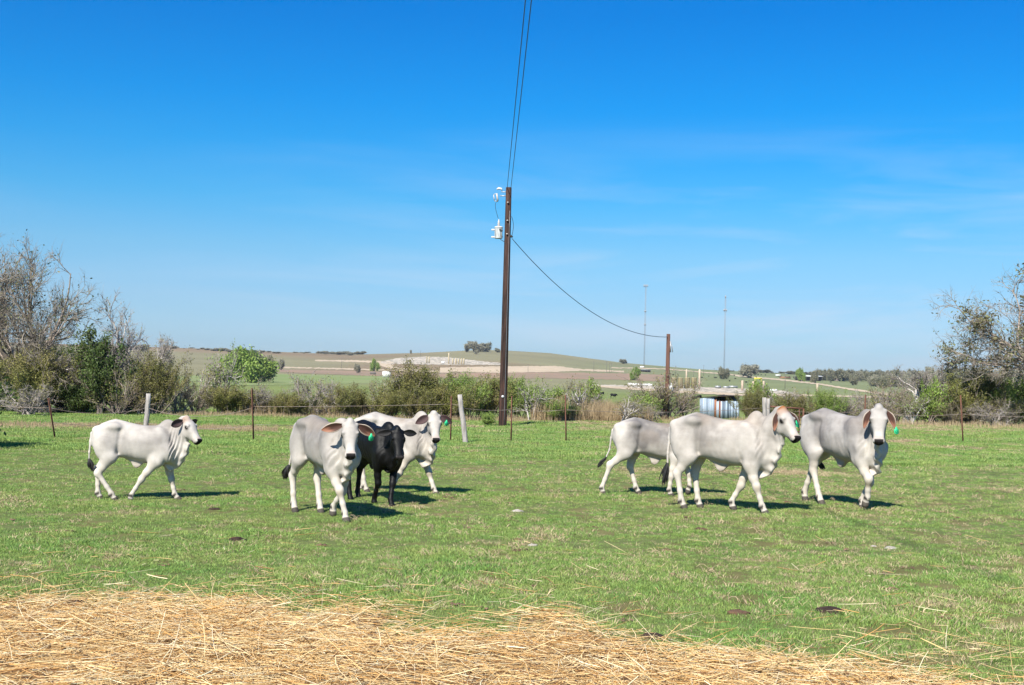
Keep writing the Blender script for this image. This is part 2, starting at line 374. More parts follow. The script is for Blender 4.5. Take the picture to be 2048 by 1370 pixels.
    fk = np.exp(-((xx-.26-.10*(zz-1))/.035)**2)*sstep(.72, .8, zz)*sstep(1.2, 1.1, zz); r += .020*fk   # hollow of the flank
    sh = np.exp(-((xx-.80+.22*(zz-.9))/.02)**2)*sstep(.66, .75, zz)*sstep(1.12, 1.0, zz); r += .009*sh*(.5+.7*wnoise(xx, yy, zz, 8, sd+4))
    def dent(cx, cz, rx, rz_, A_, y0=.05):
        return A_*np.exp(-((xx-cx)/rx)**2-((zz-cz)/rz_)**2)*(np.abs(yy) > y0)
    r += dent(.42, 1.10, .075, .07, .020)+dent(1.10, 1.02, .04, .13, .016)+dent(-.02, 1.10, .05, .05, .008)-dent(1.05, .82, .05, .06, .010)+dent(.86, .70, .03, .08, .012)+dent(.98, .66, .025, .06, .010)-dent(.90, 1.05, .04, .10, .007)
    g[near] += r.astype(np.float32)
    V, Q = surface_nets(g, fl.lo, h)
    return V, Q, O, a, n, T
def smooth_mesh(V, Q, it=2, lam=.5):
    for k in range(it):
        acc = np.zeros_like(V); c = np.zeros(len(V))
        for i in range(4):
            np.add.at(acc, Q[:, i], V[Q[:, i-1]]); np.add.at(acc, Q[:, i], V[Q[:, (i+1) % 4]]); np.add.at(c, Q[:, i], 2)
        V = V+lam*(acc/c[:, None]-V)
    return V
def ear_mesh(base, e, c, Lr, wd, cup=.55):
    e = e/np.linalg.norm(e); c = c-e*(c@e); c /= np.linalg.norm(c); s_ = np.cross(e, c)
    nu, nv = 16, 9; u = np.linspace(0, 1, nu)[:, None]; v = np.linspace(-1, 1, nv)[None, :]
    hw = wd*np.interp(u, [0, .1, .3, .5, .7, .85, .95, 1], [.30, .55, .95, 1.0, .82, .52, .26, .04])
    cu = cup*hw*(np.abs(v)**1.7)*(1-.35*u)-.10*Lr*np.sin(u*math.pi)*0
    bend = -.12*Lr*u**2
    th = .007*(1-v**2)**.5*(1-.5*u)+.0015
    def S_(o): return (base+e*(Lr*u)[..., None]+s_*(hw*v)[..., None]+c*((cu+bend)+o*th)[..., None]).reshape(-1, 3)
    Vi, Vo = S_(1), S_(-1); n0 = nu*nv; F_ = []
    for i in range(nu-1):
        for j in range(nv-1):
            q = (i*nv+j, i*nv+j+1, (i+1)*nv+j+1, (i+1)*nv+j); F_.append(q); F_.append(tuple(n0+k for k in q[::-1]))
    bd_ = [(i*nv, (i+1)*nv) for i in range(nu-1)]+[((i+1)*nv+nv-1, i*nv+nv-1) for i in range(nu-1)]+[(j+1, j) for j in range(nv-1)]+[((nu-1)*nv+j, (nu-1)*nv+j+1) for j in range(nv-1)]
    for p, q in bd_: F_.append((p, q, q+n0, p+n0))
    uu = np.broadcast_to(u, (nu, nv)).ravel(); vv = np.broadcast_to(v, (nu, nv)).ravel()
    return np.concatenate([Vi, Vo]), np.array(F_), uu, vv, s_
M_hide = material('cow_hide', (1, 1, 1), .7, (.84, .825, .81), 9, 7, .07, 130, .2, attr='col', ramp=(.40, .70))
M_black = material('black_hide', (1, 1, 1), .55, (.6, .6, .6), 7, 5, .15, 110, .22, attr='col', ramp=(.4, .7))
M_eye = material('eye_gloss', (.008, .006, .005), .12, spec=.6)
M_hair = material('black_tail_hair', (.012, .011, .011), .55, (.03, .028, .026), 20)
M_tag = material('green_tag_plastic', (.02, .50, .20), .45, (.03, .58, .26), 30)
M_tagy = material('yellow_tag_plastic', (.75, .62, .12), .45, (.65, .5, .1), 30)
M_tagn = material('tag_ink', (.02, .05, .03), .6)
def tube_batch(P, R, sides=3):
    """P (B,N,3) polylines, R (B,N) radii -> verts, quads"""
    B, n = P.shape[:2]
    T = np.gradient(P, axis=1); T /= np.linalg.norm(T, axis=2, keepdims=True)+1e-9
    ref = np.tile(np.array([.31, .52, .79]), (B, 1))[:, None]
    A = np.cross(T, ref); A /= np.linalg.norm(A, axis=2, keepdims=True)+1e-9; C_ = np.cross(T, A)
    th = np.arange(sides)*2*math.pi/sides
    V = P[:, :, None]+R[:, :, None, None]*(A[:, :, None]*np.cos(th)[:, None]+C_[:, :, None]*np.sin(th)[:, None])
    b = (np.arange(B)*n*sides)[:, None, None]; i = (np.arange(n-1)*sides)[None, :, None]; j = np.arange(sides)[None, None, :]; j2 = (j+1) % sides
    q = np.stack([b+i+j, b+i+j2, b+i+sides+j2, b+i+sides+j], -1).reshape(-1, 4)
    return V.reshape(-1, 3), q
def make_cow(P, h=.011, name='cow'):
    V, Q, O, a, n, T = shape_cow(P, h)
    V = smooth_mesh(V, Q, 2, .45)
    rng = np.random.RandomState(P.get('seed', 1)); x, y, z = V.T; sd = P.get('seed', 1)
    # coat
    wh = np.array(P.get('white', (.74, .70, .655))); gr = np.array(P.get('grey', (.42, .395, .385)))*.80; cream = np.array((.86, .80, .72))
    n1 = wnoise(x, y, z, 5, sd+3); n2 = wnoise(x, y, z, 13, sd+5); n3 = wnoise(x*.5, y, z*3, 30, sd+7)
    up = sstep(.66, 1.1, z)*sstep(-.16, .1, x)
    m = (.40+P.get('tone', .12))*up+.62*up*np.clip(n1, -1, 1)+.24*np.clip(n2, -1, 1)*up
    m += 2.6*P.get('dark', .5)*(.75+.4*n2)*np.exp(-((x-.29+.12*(z-1))/.075)**2-((z-1.0)/.2)**2)*(np.abs(y) > .05)  # grey flank patch of the coat, deepened to paint rib and hook shading
    m += 1.0*P.get('dark', .5)*(.8+.4*n2)*np.exp(-((x-.93)/.22)**2-((z-1.18)/.14)**2)
    m += 1.1*P.get('dark', .5)*(.7+.5*n2)*np.exp(-((x-1.04)/.09)**2-((z-.80)/.12)**2)
    m *= 1-sstep(1.22, 1.42, x)*.65
    m += .07*n3*up+.12*wnoise(x, y, z, 38, sd+8)*up
    col = wh+(gr-wh)*np.clip(m, 0, 1)[:, None]
    ln = P.get('legw', 1)*sstep(.72, .5, z)*1.1; col += (cream-col)*(ln*.85)[:, None]
    tp = sstep(.35, .8, n1+.4*n2)*up*.35; col += (np.array((.50, .38, .27))-col)*tp[:, None]*P.get('tan', .5)
    rg_ = P.get('tan', .5)*np.exp(-((x-.78)/.22)**2)*sstep(1.08, 1.2, z)*(.7+.5*n2); col += (np.array((.46, .33, .22))-col)*np.clip(rg_*.75, 0, 1)[:, None]
    kn = np.exp(-((z-.36)/.05)**2)*sstep(.2, .9, n2+.5)*(x > .5); col += (np.array((.50, .40, .24))-col)*(kn*.5)[:, None]
    t = (x-O[0])*a[0]+(z-O[2])*a[2]; v = (x-O[0])*n[0]+(z-O[2])*n[2]; hd = (t > -.03) & (np.abs(y) < .15) & (x > 1.1) & (z > O[2]-.62)
    face = hd*sstep(.0, .05, t)*sstep(.32, .1, t)
    col += (gr*1.15-col)*(face*.30*P.get('face', .5)*np.clip(.7+n2, 0, 1))[:, None]
    fw = hd*sstep(.27, .36, t); col += (np.array((.80, .76, .71))-col)*(fw*.8)[:, None]
    po = P.get('poll', 0)*hd*sstep(.13, .02, t+.02*n2)*sstep(-.02, .05, v+.02*n1)
    col += (np.array((.42, .17, .055))-col)*np.clip(po*(.75+.5*n2), 0, 1)[:, None]
    pad = sstep(.430, .442, t+.004*n2)*sstep(.060, .052, np.abs(y))*sstep(-.058, -.050, v)
    lip = sstep(.34, .38, t)*sstep(-.056, -.064, v)*.85
    mz = hd*(v > -.12)*np.clip(np.maximum(pad, lip), 0, 1)
    col += (np.array((.016, .013, .013))-col)*mz[:, None]
    mouth = hd*sstep(.33, .38, t)*np.exp(-((v+.050)/.006)**2); col += (np.array((.05, .04, .04))-col)*mouth[:, None]
    col += (np.array((.55, .33, .30))-col)*(hd*(np.exp(-((t-.412)/.018)**2)*.35*(v > -.03)))[:, None]
    ey = hd*np.exp(-(((t-.178)/.034)**2+((v-.024)/.024)**2))*(np.abs(y) > .062); col += (np.array((.012, .010, .010))-col)*np.clip(ey*1.7, 0, 1)[:, None]
    nv = np.exp(-((x-.52)/.07)**2)*sstep(.60, .56, z)*(np.abs(y) < .08); col += (np.array((.42, .36, .31))-col)*(nv*.7)[:, None]  # navel fold tinted grey-brown to paint in its shade
    vt = (z > .45)*sstep(.12, .02, np.abs(y))*np.exp(-((z-.64)/.06)**2)*sstep(.0, .2, x)*sstep(1.1, .9, x); col += (np.array((.52, .43, .36))-col)*(vt*.4)[:, None]
    feet = []
    for key in ('hl', 'hr', 'fl', 'fr'):
        q = P['legs'][key]['j']; fe, to = np.array(q[2]), np.array(q[3]); yf = P['legs'][key].get('y', (1 if key[1] == 'l' else -1)*.12)
        ax = to-fe; L_ = np.hypot(*ax); ax /= L_; tt = (x-fe[0])*ax[0]+(z-fe[1])*ax[1]; dd = np.hypot(x-fe[0]-ax[0]*tt, z-fe[1]-ax[1]*tt)
        on = (dd < .09) & (np.abs(y-yf) < .085) & (z < .3)
        hoof = on*sstep(L_*.52, L_*.62, tt+.004*n2); col += (np.array((.055, .046, .038))*(1+.5*n2[:, None])-col)*(hoof*.92)[:, None]
        sm = on*np.exp(-((tt-.015)/.030)**2)*(x < fe[0]+.02); col += (np.array((.014, .013, .013))-col)*(sm*.95)[:, None]
    blk = P.get('black')
    if blk: col = np.array((.0045, .0042, .0045))*(1+.35*n2[:, None])+0*col; col[(mz > .5)] = (.035, .03, .03)
    col = np.clip(col*P.get('gain', .60)*np.array((1.03, 1, .95)), .004, .9)
    # ears
    VV = [V]; QQ = [Q]; CC = [col]; nV = len(V); tags = []
    er = P.get('ears', {}); 
    for sy, kx in ((1, 'l'), (-1, 'r')):
        dr, bk, tw = er.get(kx, (60, .1, 0)); d_ = rad(dr)
        base = O+a*.035+n*.030+np.array([0, sy*.088, 0])
        e = np.array([-bk, sy*math.cos(d_), -math.sin(d_)]); c = np.array([.9, sy*.25+tw*sy, -.15])
        v_, f_, u_, w_, s_ = ear_mesh(base, e, c, er.get('len'+kx, er.get('len', .27)), er.get('wid'+kx, er.get('wid', .066)), er.get('cup', .55))
        k_ = len(u_); ci = np.tile(np.array(er.get('pink', (.30, .135, .085))), (k_, 1)); co_ = np.tile(wh*1.0, (k_, 1))
        dk = np.clip(sstep(.86, .50, u_+.20*w_*sy+.08*np.sin(w_*9)), 0, 1); ci += (np.array((.028, .015, .014))-ci)*(dk*er.get('dark', .85))[:, None]
        rim = sstep(.72, .97, np.abs(w_)); ci += (np.array((.62, .52, .42))-ci)*rim[:, None]
        if er.get('inner'): ci = ci*0+np.array(er['inner'])
        if blk: ci = ci*0+np.array((.022, .020, .020)); co_ = ci*.5
        VV.append(v_); QQ.append(f_+nV); CC.append(np.concatenate([ci, co_])); nV += len(v_)
        if P.get('tag') == kx: tags.append((base+e/np.linalg.norm(e)*er.get('len', .27)*P.get('tagu', .72), e/np.linalg.norm(e), s_, c))
    A = np.concatenate(VV); psi = rad(P.get('yaw', 0)); x0, x1 = 1.0, 1.33
    xs = np.linspace(x0, x1, 60); th = psi*sstep(0, 1, (xs-x0)/(x1-x0)); dx = xs[1]-xs[0]
    cx = x0+np.concatenate([[0], np.cumsum(np.cos(th[:-1])*dx)]); cy = np.concatenate([[0], np.cumsum(np.sin(th[:-1])*dx)])
    def bend(p):
        p = np.atleast_2d(p).astype(float); x = p[:, 0]; xc = np.clip(x, x0, x1)
        t_ = np.interp(xc, xs, th); bx = np.interp(xc, xs, cx); by = np.interp(xc, xs, cy); ex = x-xc
        q = np.stack([bx+ex*np.cos(t_)-p[:, 1]*np.sin(t_), by+ex*np.sin(t_)+p[:, 1]*np.cos(t_), p[:, 2]], 1)
        w_ = sstep(.50, .70, p[:, 2])[:, None]
        return np.where(x[:, None] > x0, p*(1-w_)+q*w_, p)
    sc = P['scale']
    B = bend(A)*sc
    o = mesh(name, B, [np.concatenate(QQ)], M_black if blk else M_hide, smooth=True, col=np.concatenate(CC))
    if h > .02: return o
    for sy in (-1, 1):     # eyes
        c = O+a*.178+n*.024+np.array([0, sy*(.0985), 0])
        b = MB(); k = 8
        u = np.linspace(-math.pi/2, math.pi/2, 7); pr = [(.0175*math.cos(t_), .0175*math.sin(t_)) for t_ in u]
        cc = bend(c)[0]*sc; b.lathe([(max(r_, .001)*sc, z_*sc) for r_, z_ in pr], cc, 10); b.build('eye', M_eye, o, True)
    # tail switch
    nS = 46; t0 = T[-2]*.35+T[-1]*.65; sw = np.array(P.get('switch', (0.02, 0, -.24)), float); L_ = np.linspace(0, 1, 7)
    spr = rng.normal(size=(nS, 3))*np.array([.019, .019, .015]); ln = rng.uniform(.7, 1.05, nS)
    cur = np.array(P.get('curl', (0, 0, 0)), float)
    Pp = t0+spr[:, None]*(np.sin(L_*math.pi*.62)[:, None])+sw*(L_[None, :, None]*ln[:, None, None])+cur*(L_[:, None]**2)
    Rr = np.interp(L_, [0, .3, .8, 1], [.014, .013, .006, .001])[None]*np.ones((nS, 1))
    v_, f_ = tube_batch(bend(Pp.reshape(-1, 3)).reshape(Pp.shape)*sc, Rr*sc, 4); mesh('tail_switch', v_, f_, M_hair, o, True)
    for p, e, s_, c in tags:
        c = c-e*(c@e); c /= np.linalg.norm(c)
        dn = np.array([0, 0, -1.]); dn = dn-c*(dn@c); dn /= np.linalg.norm(dn); sd_ = np.cross(dn, c)
        pts = [(-.008, 0), (-.012, .018), (-.030, .040), (-.030, .082), (0, .098), (.030, .082), (.030, .040), (.012, .018), (.008, 0)]
        fr = [p+c*.022+sd_*q0+dn*q1 for q0, q1 in pts]; bk = [p+c*.018+sd_*q0+dn*q1 for q0, q1 in pts]; m_ = len(pts)
        b = MB(); b.add(bend(np.array(fr+bk))*sc, [tuple(range(m_)), tuple(range(m_, 2*m_))[::-1]]+[(i, i+m_, (i+1) % m_+m_, (i+1) % m_) for i in range(m_)])
        tg = b.build('ear_tag', M_tag, o); 
        b = MB()     # the inked figures on the tag
        for q0, q1, w0, h0 in ((-.012, .060, .005, .026), (.010, .052, .016, .005), (.016, .062, .005, .02), (.008, .072, .016, .005)):
            cc = p+c*.0235+sd_*q0+dn*q1; P4 = np.array([cc+sd_*sx_*w0/2+dn*sz_*h0/2+c*o_ for o_ in (0, .0015) for sx_, sz_ in ((-1, -1), (1, -1), (1, 1), (-1, 1))])
            b.add(bend(P4)*sc, [(4, 5, 6, 7), (0, 3, 2, 1), (0, 1, 5, 4), (1, 2, 6, 5), (2, 3, 7, 6), (3, 0, 4, 7)])
        b.build('tag_number', M_tagn, tg)
    return o
def place_cow(P, label, group, xy, heading, cat='cow', name='cow'):
    o = make_cow(P, name=name); o.location = (xy[0], xy[1], float(gz(xy[0], xy[1]))-.022+P.get('dz', 0)); o.rotation_euler = (0, 0, rad(heading))
    put(o, label=label, cat=cat, group=group); return o
def xy_from_foot(px, py, canon, heading, sc):
    p = at(px, py); f = np.array([math.cos(rad(heading)), math.sin(rad(heading))]); l = np.array([-f[1], f[0]])
    return p[:2]-sc*(canon[0]*f+canon[1]*l)
HERD = 'pale grey and black cattle walking across the near pasture'
COWS = []
def hj(*a): return {'j': a}
# A: calf on the far left
A = dict(scale=.83, seed=11, tone=-.1, head=(1.27, 1.325), pitch=47, yaw=-38, poll=1, dark=.12, face=.15, navel=1.1, hump=.55, tan=.1, white=(.80, .76, .72), grey=(.56, .53, .52),
    legs={'hr': {'j': ((.13, .72), (-.05, .45), (.17, .13), (.22, .02))}, 'hl': {'j': ((.07, .73), (-.11, .49), (-.09, .13), (-.05, .02))},
          'fr': {'j': ((.82, .64), (.62, .37), (.475, .12), (.455, .02))}, 'fl': {'j': ((.97, .64), (1.05, .36), (1.115, .12), (1.175, .02))}},
    ears={'r': (22, .5, .1), 'l': (25, .25, .1), 'inner': (.07, .045, .045), 'len': .25, 'wid': .07, 'cup': .6}, tag='l', tagu=.5,
    tail=[(-.12, 0, 1.16), (-.19, -.01, 1.08), (-.205, -.02, .95), (-.215, -.03, .78), (-.215, -.03, .62)], switch=(.06, 0, -.2))
hA = 8; xyA = xy_from_foot(260, 1001, (.455, -.12), hA, .83)
# B: front left, walking at the camera
Bc = dict(scale=.93, seed=21, dewlap=1.4, hump=.15, tone=.32, head=(1.36, 1.245), pitch=60, yaw=-24, dark=.45, face=1.3, tan=.5, grey=(.44, .42, .41), white=(.70, .665, .63), navel=1.0,
    legs={'hr': {'j': ((.10, .73), (-.10, .49), (-.05, .13), (.0, .02)), 'y': -.13}, 'hl': {'j': ((.16, .72), (.10, .47), (.20, .13), (.24, .02))},
          'fr': {'j': ((.98, .64), (1.14, .40), (1.21, .13), (1.25, .02)), 'y': -.04}, 'fl': {'j': ((.88, .64), (.86, .36), (.68, .16), (.66, .05)), 'y': .08}},
    ears={'r': (16, .15, 0), 'l': (30, .15, 0), 'len': .28, 'wid': .062}, tag='l', tagu=.72,
    tail=[(-.12, 0, 1.16), (-.19, -.02, 1.08), (-.22, -.05, .95), (-.26, -.08, .75), (-.30, -.10, .55)], switch=(-.10, -.12, -.20), curl=(.04, .10, 0))
hB = -54; xyB = xy_from_foot(590, 1024, (.0, -.13), hB, .93)
# C: black calf
Cc = dict(scale=.86, seed=31, head=(1.36, 1.19), pitch=64, yaw=-17, black=1, hump=.3, headw=1.05, dewlap=.7,
    legs={'hr': {'j': ((.10, .73), (-.06, .49), (.0, .13), (.04, .02))}, 'hl': {'j': ((.10, .73), (-.15, .49), (-.2, .13), (-.16, .02))},
          'fr': {'j': ((.90, .64), (.90, .36), (.76, .14), (.74, .04)), 'y': -.08}, 'fl': {'j': ((.96, .64), (1.06, .36), (1.12, .13), (1.17, .02)), 'y': .0}},
    ears={'r': (10, .1, 0), 'l': (8, .1, 0), 'len': .23, 'wid': .055})
hC = -55; xyC = xy_from_foot(784, 1012, (1.17, .0), hC, .86)
# D: white behind the black one
Dc = dict(scale=.915, seed=41, dewlap=1.7, tone=.05, head=(1.33, 1.30), pitch=58, yaw=-56, dark=.3, face=.6, tan=.4, grey=(.48, .455, .44), white=(.74, .70, .66), navel=.4,
    legs={'hr': {'j': ((.14, .72), (.02, .48), (.08, .13), (.13, .02))}, 'hl': {'j': ((.06, .73), (-.12, .49), (-.12, .13), (-.08, .02))},
          'fr': {'j': ((.84, .64), (.70, .37), (.57, .14), (.56, .03))}, 'fl': {'j': ((.97, .64), (1.09, .38), (1.19, .13), (1.24, .02))}},
    ears={'r': (32, .1, 0), 'l': (28, .1, 0), 'inner': (.085, .05, .05), 'len': .24, 'wid': .065}, tag='l', tagu=.5)
hD = -21; xyD = xy_from_foot(873, 989, (1.24, .12), hD, .915)
# E: large one in profile on the right
E = dict(scale=1.0, seed=51, dewlap=1.5, tone=.16, head=(1.36, 1.36), pitch=49, yaw=-34, poll=1.2, dark=.42, face=.12, tan=.75, navel=1.2, grey=(.47, .44, .42), white=(.74, .695, .655),
    legs={'hr': {'j': ((.12, .73), (-.04, .48), (.02, .13), (.06, .02))}, 'hl': {'j': ((.16, .72), (.12, .47), (.17, .13), (.20, .02))},
          'fr': {'j': ((.94, .64), (1.04, .37), (1.12, .13), (1.17, .02))}, 'fl': {'j': ((.86, .64), (.76, .36), (.64, .14), (.66, .03))}},
    ears={'r': (80, .10, 1.6), 'l': (52, -.30, .1), 'len': .26, 'wid': .058, 'lenr': .25, 'widr': .045}, tag='l', tagu=.55,
    tail=[(-.12, -.01, 1.16), (-.185, -.03, 1.08), (-.19, -.06, .95), (-.20, -.08, .75), (-.20, -.08, .55)], switch=(-.05, -.02, -.30))
hE = -27; xyE = xy_from_foot(1368, 1017, (.06, -.125), hE, 1.0)
# F: facing the camera on the far right
Fc_ = dict(scale=1.05, seed=61, dewlap=1.8, hump=.5, tone=.12, head=(1.33, 1.33), pitch=64, yaw=-42, dark=.5, face=.25, tan=.15, navel=1.2, grey=(.44, .42, .42), white=(.70, .67, .645), headw=1.04,
    legs={'hr': {'j': ((.16, .72), (.12, .47), (.24, .13), (.29, .02)), 'y': -.13}, 'hl': {'j': ((.02, .74), (-.18, .50), (-.34, .14), (-.33, .02)), 'y': .12},
          'fr': {'j': ((.98, .66), (1.12, .43), (1.07, .20), (1.02, .09)), 'y': -.06}, 'fl': {'j': ((.90, .64), (.92, .37), (.80, .13), (.82, .02)), 'y': .10}},
    ears={'r': (66, .0, .35), 'l': (60, .0, .35), 'len': .25, 'wid': .050, 'cup': .8}, tag='l', tagu=.92,
    switch=(.05, .12, -.18), tail=[(-.12, 0, 1.16), (-.19, .02, 1.08), (-.21, .05, .95), (-.2, .10, .75), (-.16, .16, .58)])
hF = -63; xyF = xy_from_foot(1643, 1009, (.29, -.13), hF, 1.05)
# G: behind the large one, head lowered behind it
G = dict(scale=.90, seed=71, tone=.35, head=(1.36, 1.02), pitch=62, yaw=-5, dark=.85, face=.4, tan=.5, grey=(.36, .34, .335), white=(.74, .70, .66), navel=1.4, hump=.3,
    legs={'hr': {'j': ((.03, .73), (-.22, .50), (-.35, .13), (-.33, .02))}, 'hl': {'j': ((.17, .72), (.12, .47), (.22, .13), (.27, .02))},
          'fr': {'j': ((.86, .64), (.80, .36), (.77, .13), (.80, .02))}, 'fl': {'j': ((.97, .64), (1.10, .40), (1.12, .18), (1.08, .07))}},
    ears={'r': (60, .1, 0), 'l': (60, .1, 0)},
    tail=[(-.12, 0, 1.16), (-.19, .01, 1.08), (-.215, .03, .95), (-.24, .05, .75), (-.32, .06, .56)], switch=(-.14, 0, -.17))
hG = -5; xyG = xy_from_foot(1206, 987, (-.33, -.12), hG, .90)
LAB = [(A, xyA, hA, 'young white heifer with an orange brown poll at the far left'), (Bc, xyB, hB, 'pale grey heifer in front, walking beside the black calf, ears spread wide'),
       (Cc, xyC, hC, 'all black calf walking between two pale cattle'), (Dc, xyD, hD, 'white humped heifer behind the black calf, turning its head to the camera'),
       (E, xyE, hE, 'largest light grey heifer in profile with a rusty orange poll'), (Fc_, xyF, hF, 'light grey heifer facing the camera, lifting a foreleg at the right end'),
       (G, xyG, hG, 'grey heifer with its head hidden behind the largest heifer')]
if not globals().get('NOCOWS'):
    for P_, xy_, h_, lb_ in LAB: COWS.append(place_cow(P_, lb_, HERD, xy_, h_))
# ---------------------------------------------------------------- ground sheet
M_ground = material('ground_soil_and_grass', (1, 1, 1), .95, (.62, .66, .55), 1.3, 8, .5, 6, .15, attr='col', ramp=(.35, .7), coord='Pos')
an = np.concatenate([np.linspace(-180, -36, 50)[:-1], np.linspace(-36, 36, 361)[:-1], np.linspace(36, 180, 50)[:-1]])
rr = np.concatenate([[.01], np.linspace(1.5, 4, 6)[:-1], np.linspace(4, 26, 148)[:-1], np.linspace(26, 60, 58), np.exp(np.linspace(math.log(61.5), math.log(5000), 140))])
AA, RR = np.meshgrid(rad(1)*an, rr, indexing='ij'); gx = RR*np.sin(AA); gy = RR*np.cos(AA); GZ = gz(gx, gy)
n_r = len(rr); i_ = np.arange(len(an))[:, None]; j_ = np.arange(n_r-1)[None, :]; i2 = (i_+1) % len(an)
Fg = np.stack([i_*n_r+j_, i2*n_r+j_, i2*n_r+j_+1, i_*n_r+j_+1], -1).reshape(-1, 4)
# ---------------------------------------------------------------- field colours
px_w = 1024+GZ*0  # placeholder grid
pos = np.stack([gx, gy, GZ], -1).reshape(-1, 3)
X_, Y_ = pos[:, 0], pos[:, 1]; R_ = np.hypot(X_, Y_)
STRAW_PX = [(-300, 1190), (0, 1206), (120, 1202), (250, 1203), (420, 1192), (560, 1194), (700, 1206), (800, 1222), (900, 1244), (960, 1246), (1040, 1224), (1130, 1224), (1220, 1250), (1330, 1285), (1450, 1300), (1560, 1318), (1700, 1325), (1850, 1345), (2000, 1375), (2300, 1400)]
_sp = np.array([at(*p)[:2] for p in STRAW_PX])
_sa = np.arctan2(_sp[:, 0], _sp[:, 1]); _sr = np.hypot(_sp[:, 0], _sp[:, 1])
def straw_cover(x, y):
    """1 deep in the straw, 0 in the clean grass"""
    r = np.hypot(x, y); b = np.interp(np.arctan2(x, y), _sa, _sr)
    e = b-r+.36*wnoise(x, y, 0, 2.6, 5)+.20*wnoise(x, y, 0, 9, 6)+.08
    c = sstep(-.25, .95, e)
    thin = sstep(.6, 3.2, x-.15*(y-7))*sstep(1.5, .0, e-.5)*(.35+.25*wnoise(x, y, 0, 5, 15))
    return c*(1-thin)
def dry_patch(x, y):
    d = sstep(.30, .75, wnoise(x, y, 0, 1.6, 21)*.6+wnoise(x, y, 0, .55, 22)*.6)*.7
    d = np.maximum(d, sstep(.45, .9, wnoise(x, y, 0, 4.5, 23))*.55*sstep(30, 8, y))
    d *= .55+.45*sstep(-6, 6, x)
    th = np.arctan2(x, y)*F+1024
    band = np.exp(-((y-38.2-(th-300)*.004)/1.9)**2)*sstep(950, 620, th)     # pale dead grass beyond the fence, left
    band2 = np.exp(-((y-51)/3)**2)*sstep(900, 1150, th)*.7
    p3 = np.exp(-((x-5.3)/1.4)**2-((y-23.3)/.8)**2)
    return np.clip(np.maximum.reduce([d, band*1.0, band2, p3]), 0, 1)
green = np.array((.145, .21, .058)); soil = np.array((.17, .12, .065)); dryc = np.array((.36, .265, .14))
gcol = np.tile(green*.62+soil*.30, (len(pos), 1))
dp = dry_patch(X_, Y_)[:, None]; gcol += (dryc*.8-gcol)*dp*.85
mid = sstep(55, 70, R_)[:, None]; gcol += (np.array((.20, .235, .072))-gcol)*mid
nn = wnoise(X_, Y_, 0, .012, 31); n4 = wnoise(X_, Y_, 0, .05, 32)
br_ = (sstep(.30, .75, wnoise(X_, Y_, 0, 5.5, 41))*sstep(40, 20, R_))[:, None]; gcol += (np.array((.20, .145, .065))-gcol)*br_*.5
far = sstep(350, 800, R_)[:, None]
tha = (np.arctan2(X_, Y_))
fc_l = np.array((.265, .235, .135)); fc_r = np.array((.215, .235, .11))
fcx = fc_l+(fc_r-fc_l)*sstep(-.02, .18, tha+nn*.05)[:, None]
gcol += (fcx-gcol)*far
gcol += (np.array((.27, .165, .11))-gcol)*(far*.6*np.clip(sstep(.1, .8, nn), 0, 1)[:, None])*sstep(.1, -.05, tha)[:, None]
gcol *= (1+.10*n4)[:, None]
mesh('ground', pos, Fg[:, ::-1], M_ground, smooth=True, col=np.clip(gcol, .01, 1))['kind'] = 'structure'
def gmesh(x, y):
    """height of the ground sheet itself"""
    r = math.hypot(x, y); a_ = math.degrees(math.atan2(x, y)); i = int(np.searchsorted(an, a_)-1) % len(an); i2_ = (i+1) % len(an); j = int(np.searchsorted(rr, r)-1)
    u = (a_-an[i])/((an[i2_]-an[i]) or 1); v = (r-rr[j])/(rr[j+1]-rr[j])
    return max(GZ[i, j]*(1-u)*(1-v)+GZ[i2_, j]*u*(1-v)+GZ[i, j+1]*(1-u)*v+GZ[i2_, j+1]*u*v, 0*v+GZ[i, j]*(1-max(u, v))+GZ[i2_, j+1]*min(u, v)+(GZ[i2_, j] if u > v else GZ[i, j+1])*abs(u-v), GZ[i2_, j]*(1-max(1-u, v))+GZ[i, j+1]*min(1-u, v)+(GZ[i, j] if (1-u) > v else GZ[i2_, j+1])*abs(1-u-v))
def drape(name, pxpoly, mat, lift=.35, label=None, step=4, n2=4):
    """road or field laid on the hillside: corresponding upper and lower edges in picture units"""
    up, lo = pxpoly; up = np.array(up, float); lo = np.array(lo, float)
    xs = np.arange(up[0, 0], up[-1, 0]+.1, step)
    a_ = np.interp(xs, up[:, 0], up[:, 1]); b_ = np.interp(xs, lo[:, 0], lo[:, 1])
    rs = np.random.RandomState(len(xs)); a_ = a_+rs.normal(size=len(xs))*.35; b_ = b_+rs.normal(size=len(xs))*.35
    V = []
    for x_, u_, l_ in zip(xs, a_, b_):
        for t in np.linspace(0, 1, n2+1):
            p = at(x_, u_+(l_-u_)*t); p[2] = gmesh(p[0], p[1])+lift*.12+.05; V.append(p)
    m_ = n2+1; Fs = [(i*m_+j, (i+1)*m_+j, (i+1)*m_+j+1, i*m_+j+1) for i in range(len(xs)-1) for j in range(n2)]
    o = mesh(name, V, np.array(Fs), mat, smooth=True); o['kind'] = 'structure'
    for p in o.data.polygons: pass
    return o
M_cal = material('caliche_road', (.52, .41, .28), .95, (.42, .33, .22), .05, 4)
M_pad = material('crushed_rock_pad', (.62, .53, .42), .95, (.20, .185, .135), .22, 9, ramp=(.45, .55))
M_plough = material('ploughed_soil', (.31, .20, .13), .95, (.23, .175, .11), .02, 4)
M_grnf = material('green_field', (.17, .23, .065), .95, (.22, .24, .095), .02, 4)
drape('dirt_road', ([(430, 731.5), (560, 733.5), (700, 737), (900, 742.5)], [(430, 733.5), (560, 736), (700, 739.5), (900, 746)]), M_cal)
